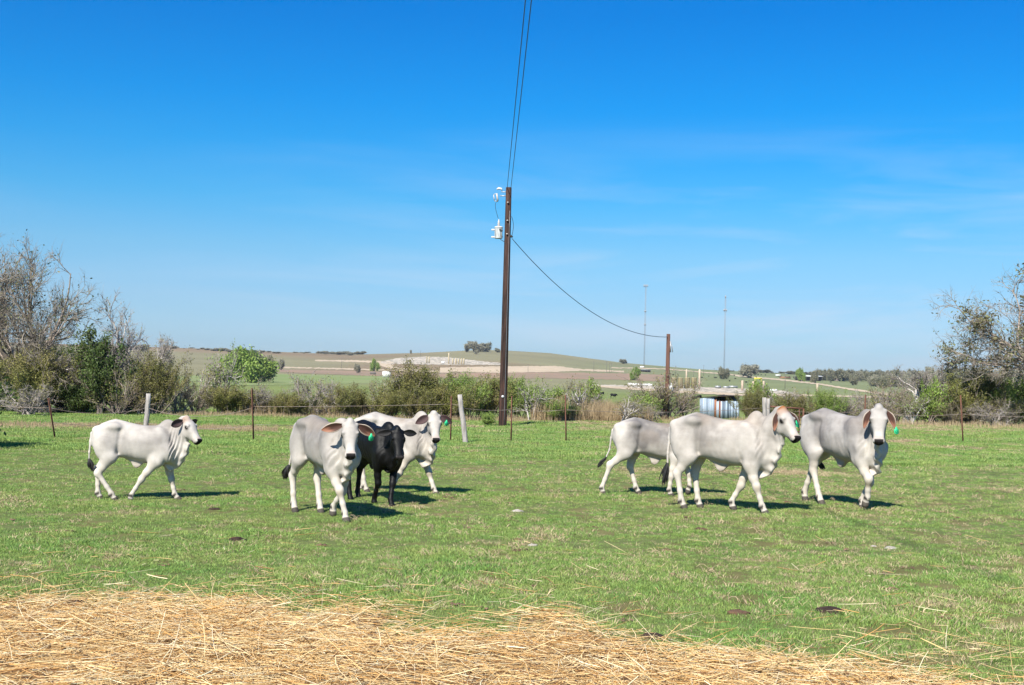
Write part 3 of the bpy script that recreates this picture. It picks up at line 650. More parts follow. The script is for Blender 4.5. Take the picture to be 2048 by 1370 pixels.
drape('dirt_road', ([(630, 720), (700, 720.5), (762, 722)], [(630, 722.5), (700, 724), (762, 726)]), M_cal)
drape('dirt_road', ([(755, 726), (762, 723), (775, 722), (790, 724)], [(755, 729), (765, 733), (780, 737), (790, 739)]), M_cal, .5, step=4)
drape('dirt_road', ([(780, 732), (800, 736), (850, 740)], [(780, 736), (800, 739), (850, 743.5)]), M_cal, .7, step=4)
drape('gravel_pad', ([(762, 723), (800, 716), (850, 713), (900, 715), (950, 721), (1010, 727)], [(762, 727), (800, 728), (850, 729), (900, 730), (950, 730), (1010, 730)]), M_pad, .6)
drape('gravel_pad', ([(880, 735), (1000, 733), (1110, 732), (1160, 738), (1250, 742)], [(880, 743), (1000, 746), (1110, 744), (1160, 742), (1250, 745)]), M_cal, .8)
drape('ploughed_field', ([(560, 739), (700, 742), (900, 746), (1100, 745), (1250, 747), (1330, 750)], [(560, 745), (700, 750), (900, 757), (1100, 757), (1250, 760), (1330, 764)]), M_plough, .5)
drape('green_field', ([(330, 752), (560, 748), (780, 753)], [(330, 775), (560, 770), (780, 766)]), M_grnf, .3)
drape('gravel_pad', ([(1170, 769), (1260, 771), (1350, 773), (1450, 776), (1560, 781), (1590, 785)], [(1170, 771), (1260, 777), (1350, 782), (1450, 787), (1560, 788), (1590, 789)]), M_pad, .5)
drape('dirt_road', ([(1172, 769.5), (1260, 775), (1350, 781), (1480, 788), (1640, 790), (1790, 795)], [(1172, 772.5), (1260, 780), (1350, 786), (1480, 792), (1640, 793), (1790, 797.5)]), M_cal, .9)
drape('dirt_road', ([(1470, 750), (1560, 758), (1640, 767), (1700, 777), (1790, 789)], [(1470, 752.5), (1560, 761), (1640, 770), (1700, 780.5), (1790, 793)]), M_cal, .9)
drape('dirt_road', ([(1222, 735), (1330, 737), (1480, 750)], [(1222, 736.5), (1330, 739), (1480, 752)]), M_cal, .9)

# ---------------------------------------------------------------- grass
def hidden_coll(name): return bpy.data.collections.new(name)
def tuft(seed, n, hgt, spread, wid, dry):
    r = np.random.RandomState(seed); V = []; 
    a = r.uniform(0, 6.28, n); rd = spread*np.sqrt(r.uniform(0, 1, n)); b0 = np.stack([rd*np.cos(a), rd*np.sin(a), np.full(n, -.01)], 1)
    la = a+r.normal(size=n)*.9; h = hgt*r.uniform(.45, 1.1, n); le = h*r.uniform(.15, .9, n)*(1.5 if dry else 1)
    D = np.stack([np.cos(la), np.sin(la)], 1); wd = r.uniform(0, 6.28, n); Wv = np.stack([np.cos(wd), np.sin(wd), 0*wd], 1)*wid/2
    p1 = b0+np.concatenate([D*(le*.35)[:, None], (h*.6)[:, None]], 1); p2 = b0+np.concatenate([D*le[:, None], (h*r.uniform(.75, 1, n))[:, None]], 1)
    V = np.stack([b0-Wv, b0+Wv, p1+Wv*.8, p1-Wv*.8, p2], 1).reshape(-1, 3); k = np.arange(n)[:, None]*5
    return V, [k+np.array([[0, 1, 2, 3]]), k+np.array([[3, 2, 4]])]
M_g1 = material('grass_green', (.220, .335, .072), .6, (.31, .375, .105), .8, 4, island=.35, spec=.35, coord='Pos', transl=.25)
M_g2 = material('grass_fresh', (.165, .310, .072), .6, (.24, .335, .088), .8, 4, island=.35, spec=.35, coord='Pos', transl=.25)
M_g3 = material('grass_dead', (.52, .41, .25), .8, (.40, .31, .19), 1.5, 4, island=.3, transl=.15)
cg = hidden_coll('grass_tufts')
specs = []
for i in range(4):
    specs.append(('a_grass', tuft(i, 40, .038, .080, .0042, 0), M_g1 if i % 2 else M_g2))
for i in range(2): specs.append(('b_dead', tuft(20+i, 26, .045, .08, .0045, 1), M_g3))
for i in range(2): specs.append(('c_far', tuft(30+i, 110, .070, .24, .0085, 0), M_g1 if i else M_g2))
specs.append(('d_fardead', tuft(40, 90, .06, .24, .0085, 1), M_g3))
for k, (nm, (v_, f_), m_) in enumerate(specs):
    o = mesh('tuft', v_, f_, m_); COL.objects.unlink(o); o.name = 'tuft_%02d' % k; cg.objects.link(o)
def scatter(name, P, idx, scl, coll, label):
    me = bpy.data.meshes.new(name); me.vertices.add(len(P)); me.vertices.foreach_set('co', np.asarray(P, np.float32).ravel())
    a = me.attributes.new('idx', 'INT', 'POINT'); a.data.foreach_set('value', np.asarray(idx, np.int32))
    a = me.attributes.new('scl', 'FLOAT', 'POINT'); a.data.foreach_set('value', np.asarray(scl, np.float32))
    a = me.attributes.new('rz', 'FLOAT', 'POINT'); a.data.foreach_set('value', np.random.RandomState(3).uniform(0, 6.28, len(P)).astype(np.float32))
    o = bpy.data.objects.new(name, me); COL.objects.link(o)
    g = bpy.data.node_groups.new(name, 'GeometryNodeTree'); g.interface.new_socket('Geometry', in_out='INPUT', socket_type='NodeSocketGeometry'); g.interface.new_socket('Geometry', in_out='OUTPUT', socket_type='NodeSocketGeometry')
    n = g.nodes; gi = n.new('NodeGroupInput'); go = n.new('NodeGroupOutput'); ip = n.new('GeometryNodeInstanceOnPoints'); ci = n.new('GeometryNodeCollectionInfo')
    ci.inputs['Collection'].default_value = coll; ci.inputs['Separate Children'].default_value = True; ci.inputs['Reset Children'].default_value = True
    def na(nm, ty):
        q = n.new('GeometryNodeInputNamedAttribute'); q.data_type = ty; q.inputs['Name'].default_value = nm; return q.outputs['Attribute']
    cx = n.new('ShaderNodeCombineXYZ'); g.links.new(na('rz', 'FLOAT'), cx.inputs[2])
    ip.inputs['Pick Instance'].default_value = True
    g.links.new(gi.outputs[0], ip.inputs['Points']); g.links.new(ci.outputs[0], ip.inputs['Instance']); g.links.new(na('idx', 'INT'), ip.inputs['Instance Index'])
    g.links.new(cx.outputs[0], ip.inputs['Rotation']); g.links.new(na('scl', 'FLOAT'), ip.inputs['Scale']); g.links.new(ip.outputs[0], go.inputs[0])
    md = o.modifiers.new('scatter', 'NODES'); md.node_group = g
    put(o, 'stuff', label, 'grass'); return o
rg = np.random.RandomState(77)
def grass_points(y0, y1, dens, fx0=-.62, fx1=.62):
    ar = (fx1-fx0)*(y1**2-y0**2)/2; n = int(ar*dens); y = np.sqrt(rg.uniform(y0**2, y1**2, n)); x = y*rg.uniform(fx0, fx1, n); return x, y
PX, IX, SC = [], [], []
for y0, y1, dn, far_ in ((3.0, 12, 190, 0), (12, 18, 120, 0), (18, 26, 75, 0), (26, 38, 22, 1), (38, 60, 10, 1)):
    x, y = grass_points(y0, y1, dn*(1.7 if y1 == 12 else 1.25), *((-1.05, 1.05) if y1 == 12 else (-.78, .78)))
    dn_ = 1
    c = straw_cover(x, y); u = rg.uniform(0, 1, len(x)); dp = dry_patch(x, y)
    bare = sstep(.35, .8, wnoise(x, y, 0, 5.5, 41)); keep = (u > c*.985) & (rg.uniform(0, 1, len(x)) > bare*(.5+.35*sstep(-1, 3, x)))
    x, y, dp = x[keep], y[keep], dp[keep]; dead = rg.uniform(0, 1, len(x)) < .07+.10*sstep(-3, 5, x)+.80*dp
    z = gz(x, y); s = rg.uniform(.55, 1.25, len(x))*np.where(rg.uniform(0, 1, len(x)) < .03, 1.5, 1)*(1+.35*np.clip(wnoise(x, y, 0, 2.3, 43), -1, 1))
    if far_ == 0: idx = np.where(dead, 4+rg.randint(0, 2, len(x)), rg.randint(0, 4, len(x)))
    else: idx = np.where(dead, 8, 6+rg.randint(0, 2, len(x))); s = s*(1 if y0 < 30 else 1.25)
    PX.append(np.stack([x, y, z], 1)); IX.append(idx); SC.append(s)
scatter('pasture_grass', np.concatenate(PX), np.concatenate(IX), np.concatenate(SC), cg, 'short green pasture grass with scattered dead blades')
# ---------------------------------------------------------------- straw
M_straw = material('straw', (1, 1, 1), .55, (.95, .93, .90), 3, 3, island=.10, attr='col', spec=.4)
def straw_mesh(name, n, fn_keep, y0, y1, lmax, label, lift=0.0, x0=-.62, x1=.62):
    y = np.sqrt(rg.uniform(y0**2, y1**2, n)); x = y*rg.uniform(x0, x1, n); k = rg.uniform(0, 1, n) < fn_keep(x, y); x, y = x[k], y[k]; n = len(x)
    Ls = rg.uniform(.06, lmax, n)*rg.uniform(.45, 1, n); az = rg.normal(0, .95, n)+np.where(rg.uniform(0, 1, n) < .25, rg.uniform(0, 3.14, n), 0)+.5*wnoise(x, y, 0, 2.0, 61)
    t = np.linspace(-.5, .5, 4)[None]; cv = rg.normal(0, .16, n)[:, None]
    dx = np.cos(az)[:, None]*t-np.sin(az)[:, None]*cv*t*t; dy = np.sin(az)[:, None]*t+np.cos(az)[:, None]*cv*t*t
    xx = x[:, None]+dx*Ls[:, None]; yy = y[:, None]+dy*Ls[:, None]
    hh = np.abs(rg.normal(0, .028, n))*np.clip(straw_cover(x, y), .3, 1)+lift; tl = np.where(rg.uniform(0, 1, n) < .10, rg.normal(0, .35, n), rg.normal(0, .09, n))
    zz = gz(xx, yy)+.006+hh[:, None]+np.abs(tl[:, None]*(t+.5*np.sign(tl)[:, None]))*Ls[:, None]+.02*straw_cover(x, y)[:, None]*(1+wnoise(x, y, 0, 4, 51))[:, None]
    Pq = np.stack([xx, yy, zz], -1); Rq = ((rg.uniform(.0011, .0024, n)*np.where(rg.uniform(0, 1, n) < .18, 1.6, 1))[:, None])*np.array([[.9, 1, 1, .5]])
    v_, f_ = tube_batch(Pq, Rq, 3)
    base = np.array([(.76, .52, .23), (.84, .64, .34), (.66, .38, .13), (.90, .76, .50), (.30, .15, .06)]); ci = rg.choice(5, n, p=[.31, .27, .19, .15, .08])
    cc = np.repeat(base[ci]*rg.uniform(.82, 1.12, (n, 1)), 12, 0)
    return put(mesh(name, v_, f_, M_straw, col=np.clip(cc, 0, .9)), 'stuff', label, 'straw')
straw_mesh('straw', 125000, lambda x, y: straw_cover(x, y)*np.clip(.72+.40*wnoise(x, y, 0, 3.2, 91)+.25*wnoise(x, y, 0, 9, 92), .22, 1), 3.8, 11.5, .42, 'thick golden layer of loose straw in the foreground')
straw_mesh('loose_straw', 26000, lambda x, y: np.clip(.10*np.exp(-np.clip(y-np.interp(np.arctan2(x, y), _sa, _sr)-.1, 0, 9)*1.5)+.0035, 0, 1)*(.4+.6*sstep(-.2, .6, wnoise(x, y, 0, 2.2, 71)))*(3.0+3*sstep(0, 2.5, x)*sstep(9.5, 7, y)), 5, 13, .34, 'single straw stalks scattered over the grass', .03)
M_bed = material('straw_bed', (.36, .22, .09), .95, (.07, .035, .016), 9, 8, .9, 25, ramp=(.42, .62), coord='Pos')
# matted bed under the straw
na_, nr_ = 170, 60
aa = np.linspace(-.62, .62, na_); V = []; ok = []
for a_ in aa:
    b_ = np.interp(a_, _sa, _sr)
    for q in np.linspace(3.2, b_+.5, nr_): V.append((q*math.sin(a_), q*math.cos(a_)))
V = np.array(V); cvr = straw_cover(V[:, 0], V[:, 1]); zz = gz(V[:, 0], V[:, 1])-.014+.026*sstep(.25, .8, cvr)+.014*np.clip(wnoise(V[:, 0], V[:, 1], 0, 4, 51), -.5, 1)*cvr
i_ = np.arange(na_-1)[:, None]; j_ = np.arange(nr_-1)[None]; Fb = np.stack([i_*nr_+j_, i_*nr_+j_+1, (i_+1)*nr_+j_+1, (i_+1)*nr_+j_], -1).reshape(-1, 4)
put(mesh('straw_bed', np.column_stack([V, zz]), Fb, M_bed, smooth=True), 'stuff', 'matted straw and dirt under the loose stalks', 'straw')

# crumbled clods and dead weed sprigs lying in the grass
M_clod = material('crumbled_dung', (.20, .12, .08), .95, (.11, .07, .045), 20, 4, island=.4, coord='Pos')
ncl = 300; yy_ = np.sqrt(rg.uniform(64, 700, ncl)); xx_ = yy_*rg.uniform(-.5, .5, ncl); kp = straw_cover(xx_, yy_) < .2; xx_, yy_ = xx_[kp], yy_[kp]
Vc, Fc2, nv_ = [], [], 0
for x_, y_ in zip(xx_, yy_):
    k_ = rg.randint(2, 6); s_ = rg.uniform(.007, .028)
    for q in range(k_):
        c_ = np.array([x_+rg.normal()*s_*1.6, y_+rg.normal()*s_*1.2, 0]); c_[2] = gz(c_[0], c_[1])+.012; r_ = s_*rg.uniform(.5, 1)
        o6 = np.array([(1, 0, 0), (0, 1, 0), (-1, 0, 0), (0, -1, 0), (0, 0, 1.0), (0, 0, -.4), (.7, .7, .3), (-.7, .6, .4)])*r_*rg.uniform(.7, 1.2, (8, 3))*(1, 1, .5)
        Vc.append(c_+o6); Fc2 += [(nv_+a_, nv_+b_, nv_+c2_) for a_, b_, c2_ in ((0, 6, 4), (6, 1, 4), (1, 7, 4), (7, 2, 4), (2, 3, 4), (3, 0, 4), (1, 0, 5), (2, 1, 5), (3, 2, 5), (0, 3, 5))]; nv_ += 8
put(mesh('dung_crumbs', np.concatenate(Vc), np.array(Fc2), M_clod), 'stuff', 'small brown crumbs scattered through the grass', 'dung')
nw = 150; yy_ = np.sqrt(rg.uniform(80, 500, nw)); xx_ = yy_*rg.uniform(-.25, .5, nw); Pw = []
for x_, y_ in zip(xx_, yy_):
    for q in range(rg.randint(5, 12)):
        a_ = rg.uniform(0, 6.28); l_ = rg.uniform(.04, .13); t = np.linspace(0, 1, 5); k_ = rg.uniform(.4, 1.3)
        Pw.append(np.stack([x_+rg.normal()*.03+np.cos(a_)*l_*t*k_, y_+rg.normal()*.03+np.sin(a_)*l_*t*k_, float(gz(x_, y_))+l_*(1.5*t-1.2*t*t)*1.2], 1))
Pw = np.array(Pw); v_, f_ = tube_batch(Pw, np.full(Pw.shape[:2], .0022), 3)
put(mesh('dead_weeds', v_, f_, M_g3), 'stuff', 'pale curled dead weeds standing in the grass', 'weeds')
# ---------------------------------------------------------------- trees and shrubs
def grow(seed, lv, start=(0, 0, 0)):
    """lv: per level dict(n, len, r, wob, up, ang, seg). returns {level: (P,R)} and twig tips"""
    r = np.random.RandomState(seed); out_ = []; cur = []
    L0 = lv[0]
    for i in range(L0['n']):
        a = r.uniform(0, 6.283) if L0.get('az') is None else L0['az'][i % len(L0['az'])]+r.normal(0, .25); t = abs(r.normal(L0['ang'], L0.get('angs', .15)))
        d = np.array([math.sin(t)*math.cos(a), math.sin(t)*math.sin(a), math.cos(t)])
        p = np.array(start)+np.array([r.normal(0, L0.get('sp', .05)), r.normal(0, L0.get('sp', .05)), 0])
        cur.append((p, d, L0['len']*r.uniform(.75, 1.15), L0['r']*r.uniform(.75, 1.1)))
    for li, l in enumerate(lv):
        p0 = np.array([c[0] for c in cur]); d = np.array([c[1] for c in cur]); ln = np.array([c[2] for c in cur]); r0 = np.array([c[3] for c in cur])
        B = len(cur); sg = l['seg']; P_ = [p0]; D_ = [d]
        for s_ in range(sg):
            d = d+r.normal(size=(B, 3))*l['wob']+np.array([l.get('wind', 0), 0, l['up']]); d /= np.linalg.norm(d, axis=1)[:, None]
            P_.append(P_[-1]+d*(ln/sg)[:, None]); D_.append(d)
        P_ = np.stack(P_, 1); D_ = np.stack(D_, 1); P_[:, :, 2] = np.maximum(P_[:, :, 2], start[2]-.05 if li else P_[:, :, 2])
        tp = np.linspace(1, l.get('tip', .3), sg+1)[None]; R_2 = r0[:, None]*tp
        out_.append((P_, R_2, l.get('sides', 3)))
        if li+1 < len(lv):
            nx = lv[li+1]; k = nx['n']; cur = []
            T = np.sort(r.uniform(nx.get('t0', .3), 1, (B, k)), 1); T[:, -1] = .98; q = T*sg; i0 = np.minimum(q.astype(int), sg-1); fr = q-i0
            bi = np.arange(B)[:, None]; pp = P_[bi, i0]*(1-fr[..., None])+P_[bi, i0+1]*fr[..., None]; dd = D_[bi, i0+1]
            rv = r.normal(size=(B, k, 3)); rv -= dd*(rv*dd).sum(-1, keepdims=True); rv /= np.linalg.norm(rv, axis=-1, keepdims=True)
            an_ = np.abs(r.normal(nx['ang'], .22, (B, k)))[..., None]; nd = dd*np.cos(an_)+rv*np.sin(an_)
            nl = nx['len']*r.uniform(.55, 1.15, (B, k))*(1-.35*T)*(ln/l['len'])[:, None]**.5; nr = np.minimum(nx['r']*r.uniform(.7, 1.1, (B, k)), (r0[:, None]*(1-.6*T)))
            cur = list(zip(pp.reshape(-1, 3), nd.reshape(-1, 3), nl.ravel(), nr.ravel()))
    return out_, P_, r
def tubes_of(levels):
    V = []; Q = []; n = 0
    for P_, R_2, s_ in levels:
        v, q = tube_batch(P_, R_2, s_); V.append(v); Q.append(q+n); n += len(v)
    return np.concatenate(V), np.concatenate(Q)
def leaves(r, P_, per, size, t0=.2, jit=.05, asp=.5):
    B, n = P_.shape[:2]; k = int(B*per); b = r.randint(0, B, k); t = r.uniform(t0, 1, k)*(n-1); i0 = np.minimum(t.astype(int), n-2); f = (t-i0)[:, None]
    c = P_[b, i0]*(1-f)+P_[b, i0+1]*f+r.normal(size=(k, 3))*jit
    a = r.normal(size=(k, 3)); a /= np.linalg.norm(a, axis=1)[:, None]; b_ = np.cross(a, r.normal(size=(k, 3))); b_ /= np.linalg.norm(b_, axis=1)[:, None]
    s = (size*r.uniform(.6, 1.3, k))[:, None]; V = np.stack([c-a*s, c+b_*s*asp, c+a*s, c-b_*s*asp], 1).reshape(-1, 3)
    return V, np.arange(k*4).reshape(-1, 4)
M_bk_grey = material('grey_bark', (.36, .32, .29), .9, (.24, .21, .19), 3, 4, island=.30)
M_bk_white = material('white_bark', (.56, .52, .48), .9, (.38, .34, .31), 3, 4, island=.25)
M_bk_brown = material('brown_twigs', (.24, .185, .15), .9, (.33, .28, .24), 3, 4, island=.35)
M_bk_twig = material('grey_twigs', (.30, .26, .215), .9, (.21, .18, .145), 3, 4, island=.35)
M_bk_dark = material('dark_bark', (.12, .095, .08), .9, (.2, .17, .15), 3, 4, island=.2)
def leafmat(n, c, c2): return material(n, c, .6, c2, .6, 3, island=.45, spec=.3, coord='Pos', transl=.25)
M_lf_hedge = leafmat('hedge_leaves', (.150, .165, .042), (.20, .175, .06))
M_lf_olive = leafmat('olive_leaves', (0.200, 0.216, 0.053), (0.240, 0.208, 0.074))
M_lf_green = leafmat('spring_leaves', (0.176, 0.272, 0.050), (0.224, 0.296, 0.068))
M_lf_dark = leafmat('evergreen_leaves', (0.057, 0.099, 0.024), (0.093, 0.124, 0.031))
M_lf_farg = leafmat('hazed_oak_leaves', (0.188, 0.200, 0.114), (0.250, 0.224, 0.152))  # far oak leaves, greyed in the colour to stand for haze
M_lf_mist = leafmat('mistletoe_leaves', (.13, .16, .06), (.19, .16, .08))
M_lf_brown = leafmat('hazed_crown_brown', (.33, .31, .22), (.27, .26, .18))  # grey-brown far crowns, lightened in the colour for haze
def plant(name, levels, ntrunk, bark, twig, leaf=None, leafgeo=None, names=('trunk', 'crown')):
    root = empty(name)
    v, q = tubes_of(levels[:ntrunk]); mesh(names[0], v, q, bark, root, smooth=True)
    v, q = tubes_of(levels[ntrunk:]); c = mesh(names[1], v, q, twig, root)
    if leafgeo is not None: mesh('leaves', leafgeo[0], leafgeo[1], leaf, c)
    return root
PROTO = {}
def proto(kind, k, seed):
    if kind == 'big':      # wide bare tree, dense twigs, a few green clumps
        lv = [dict(n=4, len=2.9, r=.13, wob=.13, up=.03, ang=.50, seg=6, sides=7, sp=.12, tip=.5),
              dict(n=7, len=3.3, r=.055, wob=.15, up=.07, ang=.65, seg=6, sides=5, t0=.2, tip=.35),
              dict(n=7, len=1.9, r=.022, wob=.18, up=.05, ang=.65, seg=5, t0=.15), dict(n=7, len=1.05, r=.0105, wob=.2, up=.04, ang=.65, seg=3, t0=.1),
              dict(n=5, len=.55, r=.0065, wob=.22, up=.03, ang=.6, seg=2, t0=.1)]
        g, tips, r = grow(seed, lv); lf = leaves(r, g[3][0], 1.6, .045, .3, .12)
        return plant('bare_tree', g, 2, M_bk_brown, M_bk_twig, M_lf_mist, lf)
    if kind == 'round':    # rounded open crown down to the scrub, fine twigs and pale leaf clumps
        lv = [dict(n=4, len=3.0, r=.11, wob=.10, up=.02, ang=.45, seg=6, sides=6, sp=.12, tip=.6), dict(n=8, len=3.0, r=.045, wob=.15, up=.02, ang=.85, seg=6, sides=4, t0=.45, tip=.35),
              dict(n=7, len=1.9, r=.020, wob=.2, up=.01, ang=.7, seg=5, t0=.15), dict(n=7, len=1.1, r=.0105, wob=.22, up=.0, ang=.7, seg=3, t0=.1), dict(n=5, len=.5, r=.007, wob=.25, up=.0, ang=.7, seg=2, t0=.1)]
        g, tips, r = grow(seed, lv); T2 = g[3][0]; pick = T2[r.randint(0, len(T2), 150), 1]; rep = np.repeat(pick, 45, 0); cl_ = np.stack([rep, rep], 1)
        l1 = leaves(r, cl_, 1, .055, .0, .13); l2 = leaves(r, T2, 1.6, .04, .3, .08); lf = (np.concatenate([l1[0], l2[0]]), np.concatenate([l1[1], l2[1]+len(l1[0])]))
        return plant('bare_tree', g, 2, M_bk_brown, M_bk_twig, M_lf_mist, lf)
    if kind == 'leaning':  # bare tree spread one way with pale limbs
        lv = [dict(n=3, len=2.2, r=.13, wob=.2, up=.02, ang=.6, seg=6, sides=6, sp=.15, tip=.5), dict(n=6, len=2.0, r=.05, wob=.25, up=.05, ang=.7, seg=6, sides=4, t0=.25),
              dict(n=7, len=1.1, r=.022, wob=.25, up=.03, ang=.7, seg=4, t0=.15), dict(n=7, len=.62, r=.011, wob=.25, up=.02, ang=.7, seg=3, t0=.1), dict(n=4, len=.3, r=.007, wob=.2, up=.0, ang=.6, seg=2, t0=.1)]
        g, tips, r = grow(seed, lv); lf = leaves(r, g[3][0], .5, .04, .3, .06)
        return plant('bare_tree', g, 2, M_bk_white, M_bk_grey, M_lf_olive, lf)
    if kind == 'bare':     # thorny grey shrub
        lv = [dict(n=9, len=1.25, r=.035, wob=.2, up=.02, ang=.65, seg=5, sides=4, sp=.12), dict(n=7, len=.85, r=.018, wob=.25, up=.03, ang=.7, seg=4, t0=.2),
              dict(n=7, len=.45, r=.009, wob=.25, up=.02, ang=.7, seg=3, t0=.1), dict(n=4, len=.24, r=.0055, wob=.2, up=0, ang=.6, seg=2, t0=.1)]
        g, tips, r = grow(seed, lv); lf = leaves(r, g[3][0], .55, .030, .2, .03)
        return plant('bare_shrub', g, 1, M_bk_brown if k % 2 else M_bk_grey, M_bk_grey, M_lf_olive, lf, ('stems', 'twigs'))
    if kind == 'white':    # small tree with pale bark
        lv = [dict(n=4, len=1.1, r=.05, wob=.18, up=.10, ang=.35, seg=5, sides=5, sp=.1, tip=.6), dict(n=5, len=.95, r=.026, wob=.25, up=.06, ang=.6, seg=5, t0=.3, sides=4),
              dict(n=5, len=.6, r=.012, wob=.25, up=.04, ang=.65, seg=3, t0=.15), dict(n=5, len=.34, r=.0065, wob=.25, up=.02, ang=.65, seg=2, t0=.1)]
        g, tips, r = grow(seed, lv); lf = leaves(r, g[3][0], 3.0, .030, .2, .06)
        return plant('pale_bark_shrub', g, 2, M_bk_white, M_bk_grey, M_lf_green if k % 2 else M_lf_olive, lf, ('stems', 'twigs'))
    if kind == 'olive':    # fine upright switches with small leaves
        lv = [dict(n=34, len=1.25, r=.016, wob=.10, up=.06, ang=.42, angs=.2, seg=5, sp=.22), dict(n=8, len=.75, r=.008, wob=.12, up=.13, ang=.35, seg=4, t0=.15),
              dict(n=5, len=.38, r=.005, wob=.12, up=.12, ang=.35, seg=2, t0=.1)]
        g, tips, r = grow(seed, lv); lf = leaves(r, g[2][0], 20, .030, .0, .05, .35)
        return plant('olive_shrub', g, 1, M_bk_brown, M_bk_brown, M_lf_green if k == 2 else (M_lf_hedge if k == 1 else M_lf_olive), lf, ('stems', 'twigs'))
    if kind == 'twig':     # brown dome of fine twigs
        lv = [dict(n=16, len=1.3, r=.028, wob=.10, up=.03, ang=.6, angs=.3, seg=5, sp=.12), dict(n=8, len=.8, r=.012, wob=.14, up=.07, ang=.45, seg=4, t0=.2),
              dict(n=7, len=.45, r=.006, wob=.14, up=.06, ang=.45, seg=2, t0=.1)]
        g, tips, r = grow(seed, lv); lf = leaves(r, g[2][0], 3.5, .026, .1, .04, .4)
        return plant('twiggy_shrub', g, 1, M_bk_dark, M_bk_brown, M_lf_olive, lf, ('stems', 'twigs'))
    if kind == 'green':    # leafy shrub
        lv = [dict(n=9, len=.95, r=.03, wob=.18, up=.04, ang=.55, seg=4, sp=.12), dict(n=7, len=.7, r=.014, wob=.2, up=.05, ang=.6, seg=3, t0=.2), dict(n=6, len=.38, r=.007, wob=.2, up=.03, ang=.6, seg=2, t0=.1)]
        g, tips, r = grow(seed, lv); lf = leaves(r, g[2][0], 16, .042, .1, .07, .5)
        return plant('leafy_shrub', g, 1, M_bk_brown, M_bk_brown, M_lf_green, lf, ('stems', 'twigs'))
    if kind == 'dark':     # dense evergreen
        lv = [dict(n=5, len=1.7, r=.07, wob=.14, up=.12, ang=.3, seg=5, sp=.1), dict(n=12, len=.95, r=.024, wob=.2, up=.05, ang=.8, seg=4, t0=.12), dict(n=7, len=.5, r=.010, wob=.2, up=.03, ang=.65, seg=2, t0=.1)]
        g, tips, r = grow(seed, lv); lf = leaves(r, g[2][0], 26, .045, .0, .09, .5)
        return plant('evergreen_tree', g, 1, M_bk_dark, M_bk_dark, M_lf_dark, lf)
    if kind == 'oak':      # distant rounded live oak, size 1 = about 6 m wide
        lv = [dict(n=5, len=1.9, r=.22, wob=.12, up=.05, ang=.6, seg=4, sp=.2, sides=5), dict(n=8, len=1.5, r=.09, wob=.2, up=.05, ang=.7, seg=3, t0=.3), dict(n=7, len=.8, r=.04, wob=.2, up=.02, ang=.7, seg=2, t0=.1)]
        g, tips, r = grow(seed, lv); lf = leaves(r, g[2][0], 44, .11, .0, .20, .6)
        return plant('oak_tree', g, 1, M_bk_dark, M_bk_dark, M_lf_green if k == 0 else M_lf_farg if k == 1 else M_lf_brown, lf)
BH = {'round': 6, 'big': 6.3, 'leaning': 4.3, 'bare': 1.9, 'white': 2.4, 'olive': 2.3, 'twig': 2.3, 'green': 1.8, 'dark': 2.9, 'oak': 4.0}
BW = {'round': 8, 'big': 8.0, 'leaning': 6.5, 'bare': 3.0, 'white': 2.6, 'olive': 2.4, 'twig': 3.0, 'green': 2.4, 'dark': 2.6, 'oak': 6.0}
for _k, _n in (('round', 1), ('big', 2), ('leaning', 2), ('bare', 3), ('white', 3), ('olive', 3), ('twig', 2), ('green', 2), ('dark', 2), ('oak', 3)):
    for _i in range(_n): PROTO[(_k, _i)] = [proto(_k, _i, 100+_i*7+len(_k)), False]
def dims(root):
    lo = np.full(3, 1e9); hi = -lo
    for c in root.children:
        n = len(c.data.vertices); v = np.empty(n*3, np.float32); c.data.vertices.foreach_get('co', v); v = v.reshape(-1, 3)
        lo = np.minimum(lo, np.percentile(v, 1.0, 0)); hi = np.maximum(hi, np.percentile(v, 99.4, 0))
    return lo, hi
for k_, v_ in PROTO.items(): v_.append(dims(v_[0]))
rp = np.random.RandomState(9)
def tree(kind, k, px, top, Y, wpx, label, cat='shrub', group=None, base=None, rz=None):
    """a plant at distance Y on the picture column px; top row and width in picture units give its real height and spread"""
    e = PROTO[(kind, k)]; root = copy_tree(e[0]) if e[1] else e[0]; e[1] = True
    lo, hi = e[2]; p = atY(px, Y, base or 830)
    d0 = ray(px, top); H_ = EYE+d0[2]*Y-p[2]; W_ = wpx*Y/F
    sz = H_/hi[2]; sxy = W_/max(hi[0]-lo[0], hi[1]-lo[1])
    sxy = min(max(sxy, sz*.55), sz*(3.2 if kind == 'oak' else 1.7))
    a = rp.uniform(0, 6.28) if rz is None else rz
    cxm, cym = (lo[0]+hi[0])/2*sxy, (lo[1]+hi[1])/2*sxy
    root.rotation_euler = (0, 0, a); root.scale = (sxy, sxy, sz)
    root.location = (p[0]-(cxm*math.cos(a)-cym*math.sin(a)), p[1], p[2]-.03)
    for kk in ('label', 'category', 'group'):
        if kk in root: del root[kk]
    return put(root, None, label, cat, group)
TR = 'bare trees at the edges of the pasture'; SH = 'shrubs along the far edge of the pasture'; FT = 'trees on the far skyline'
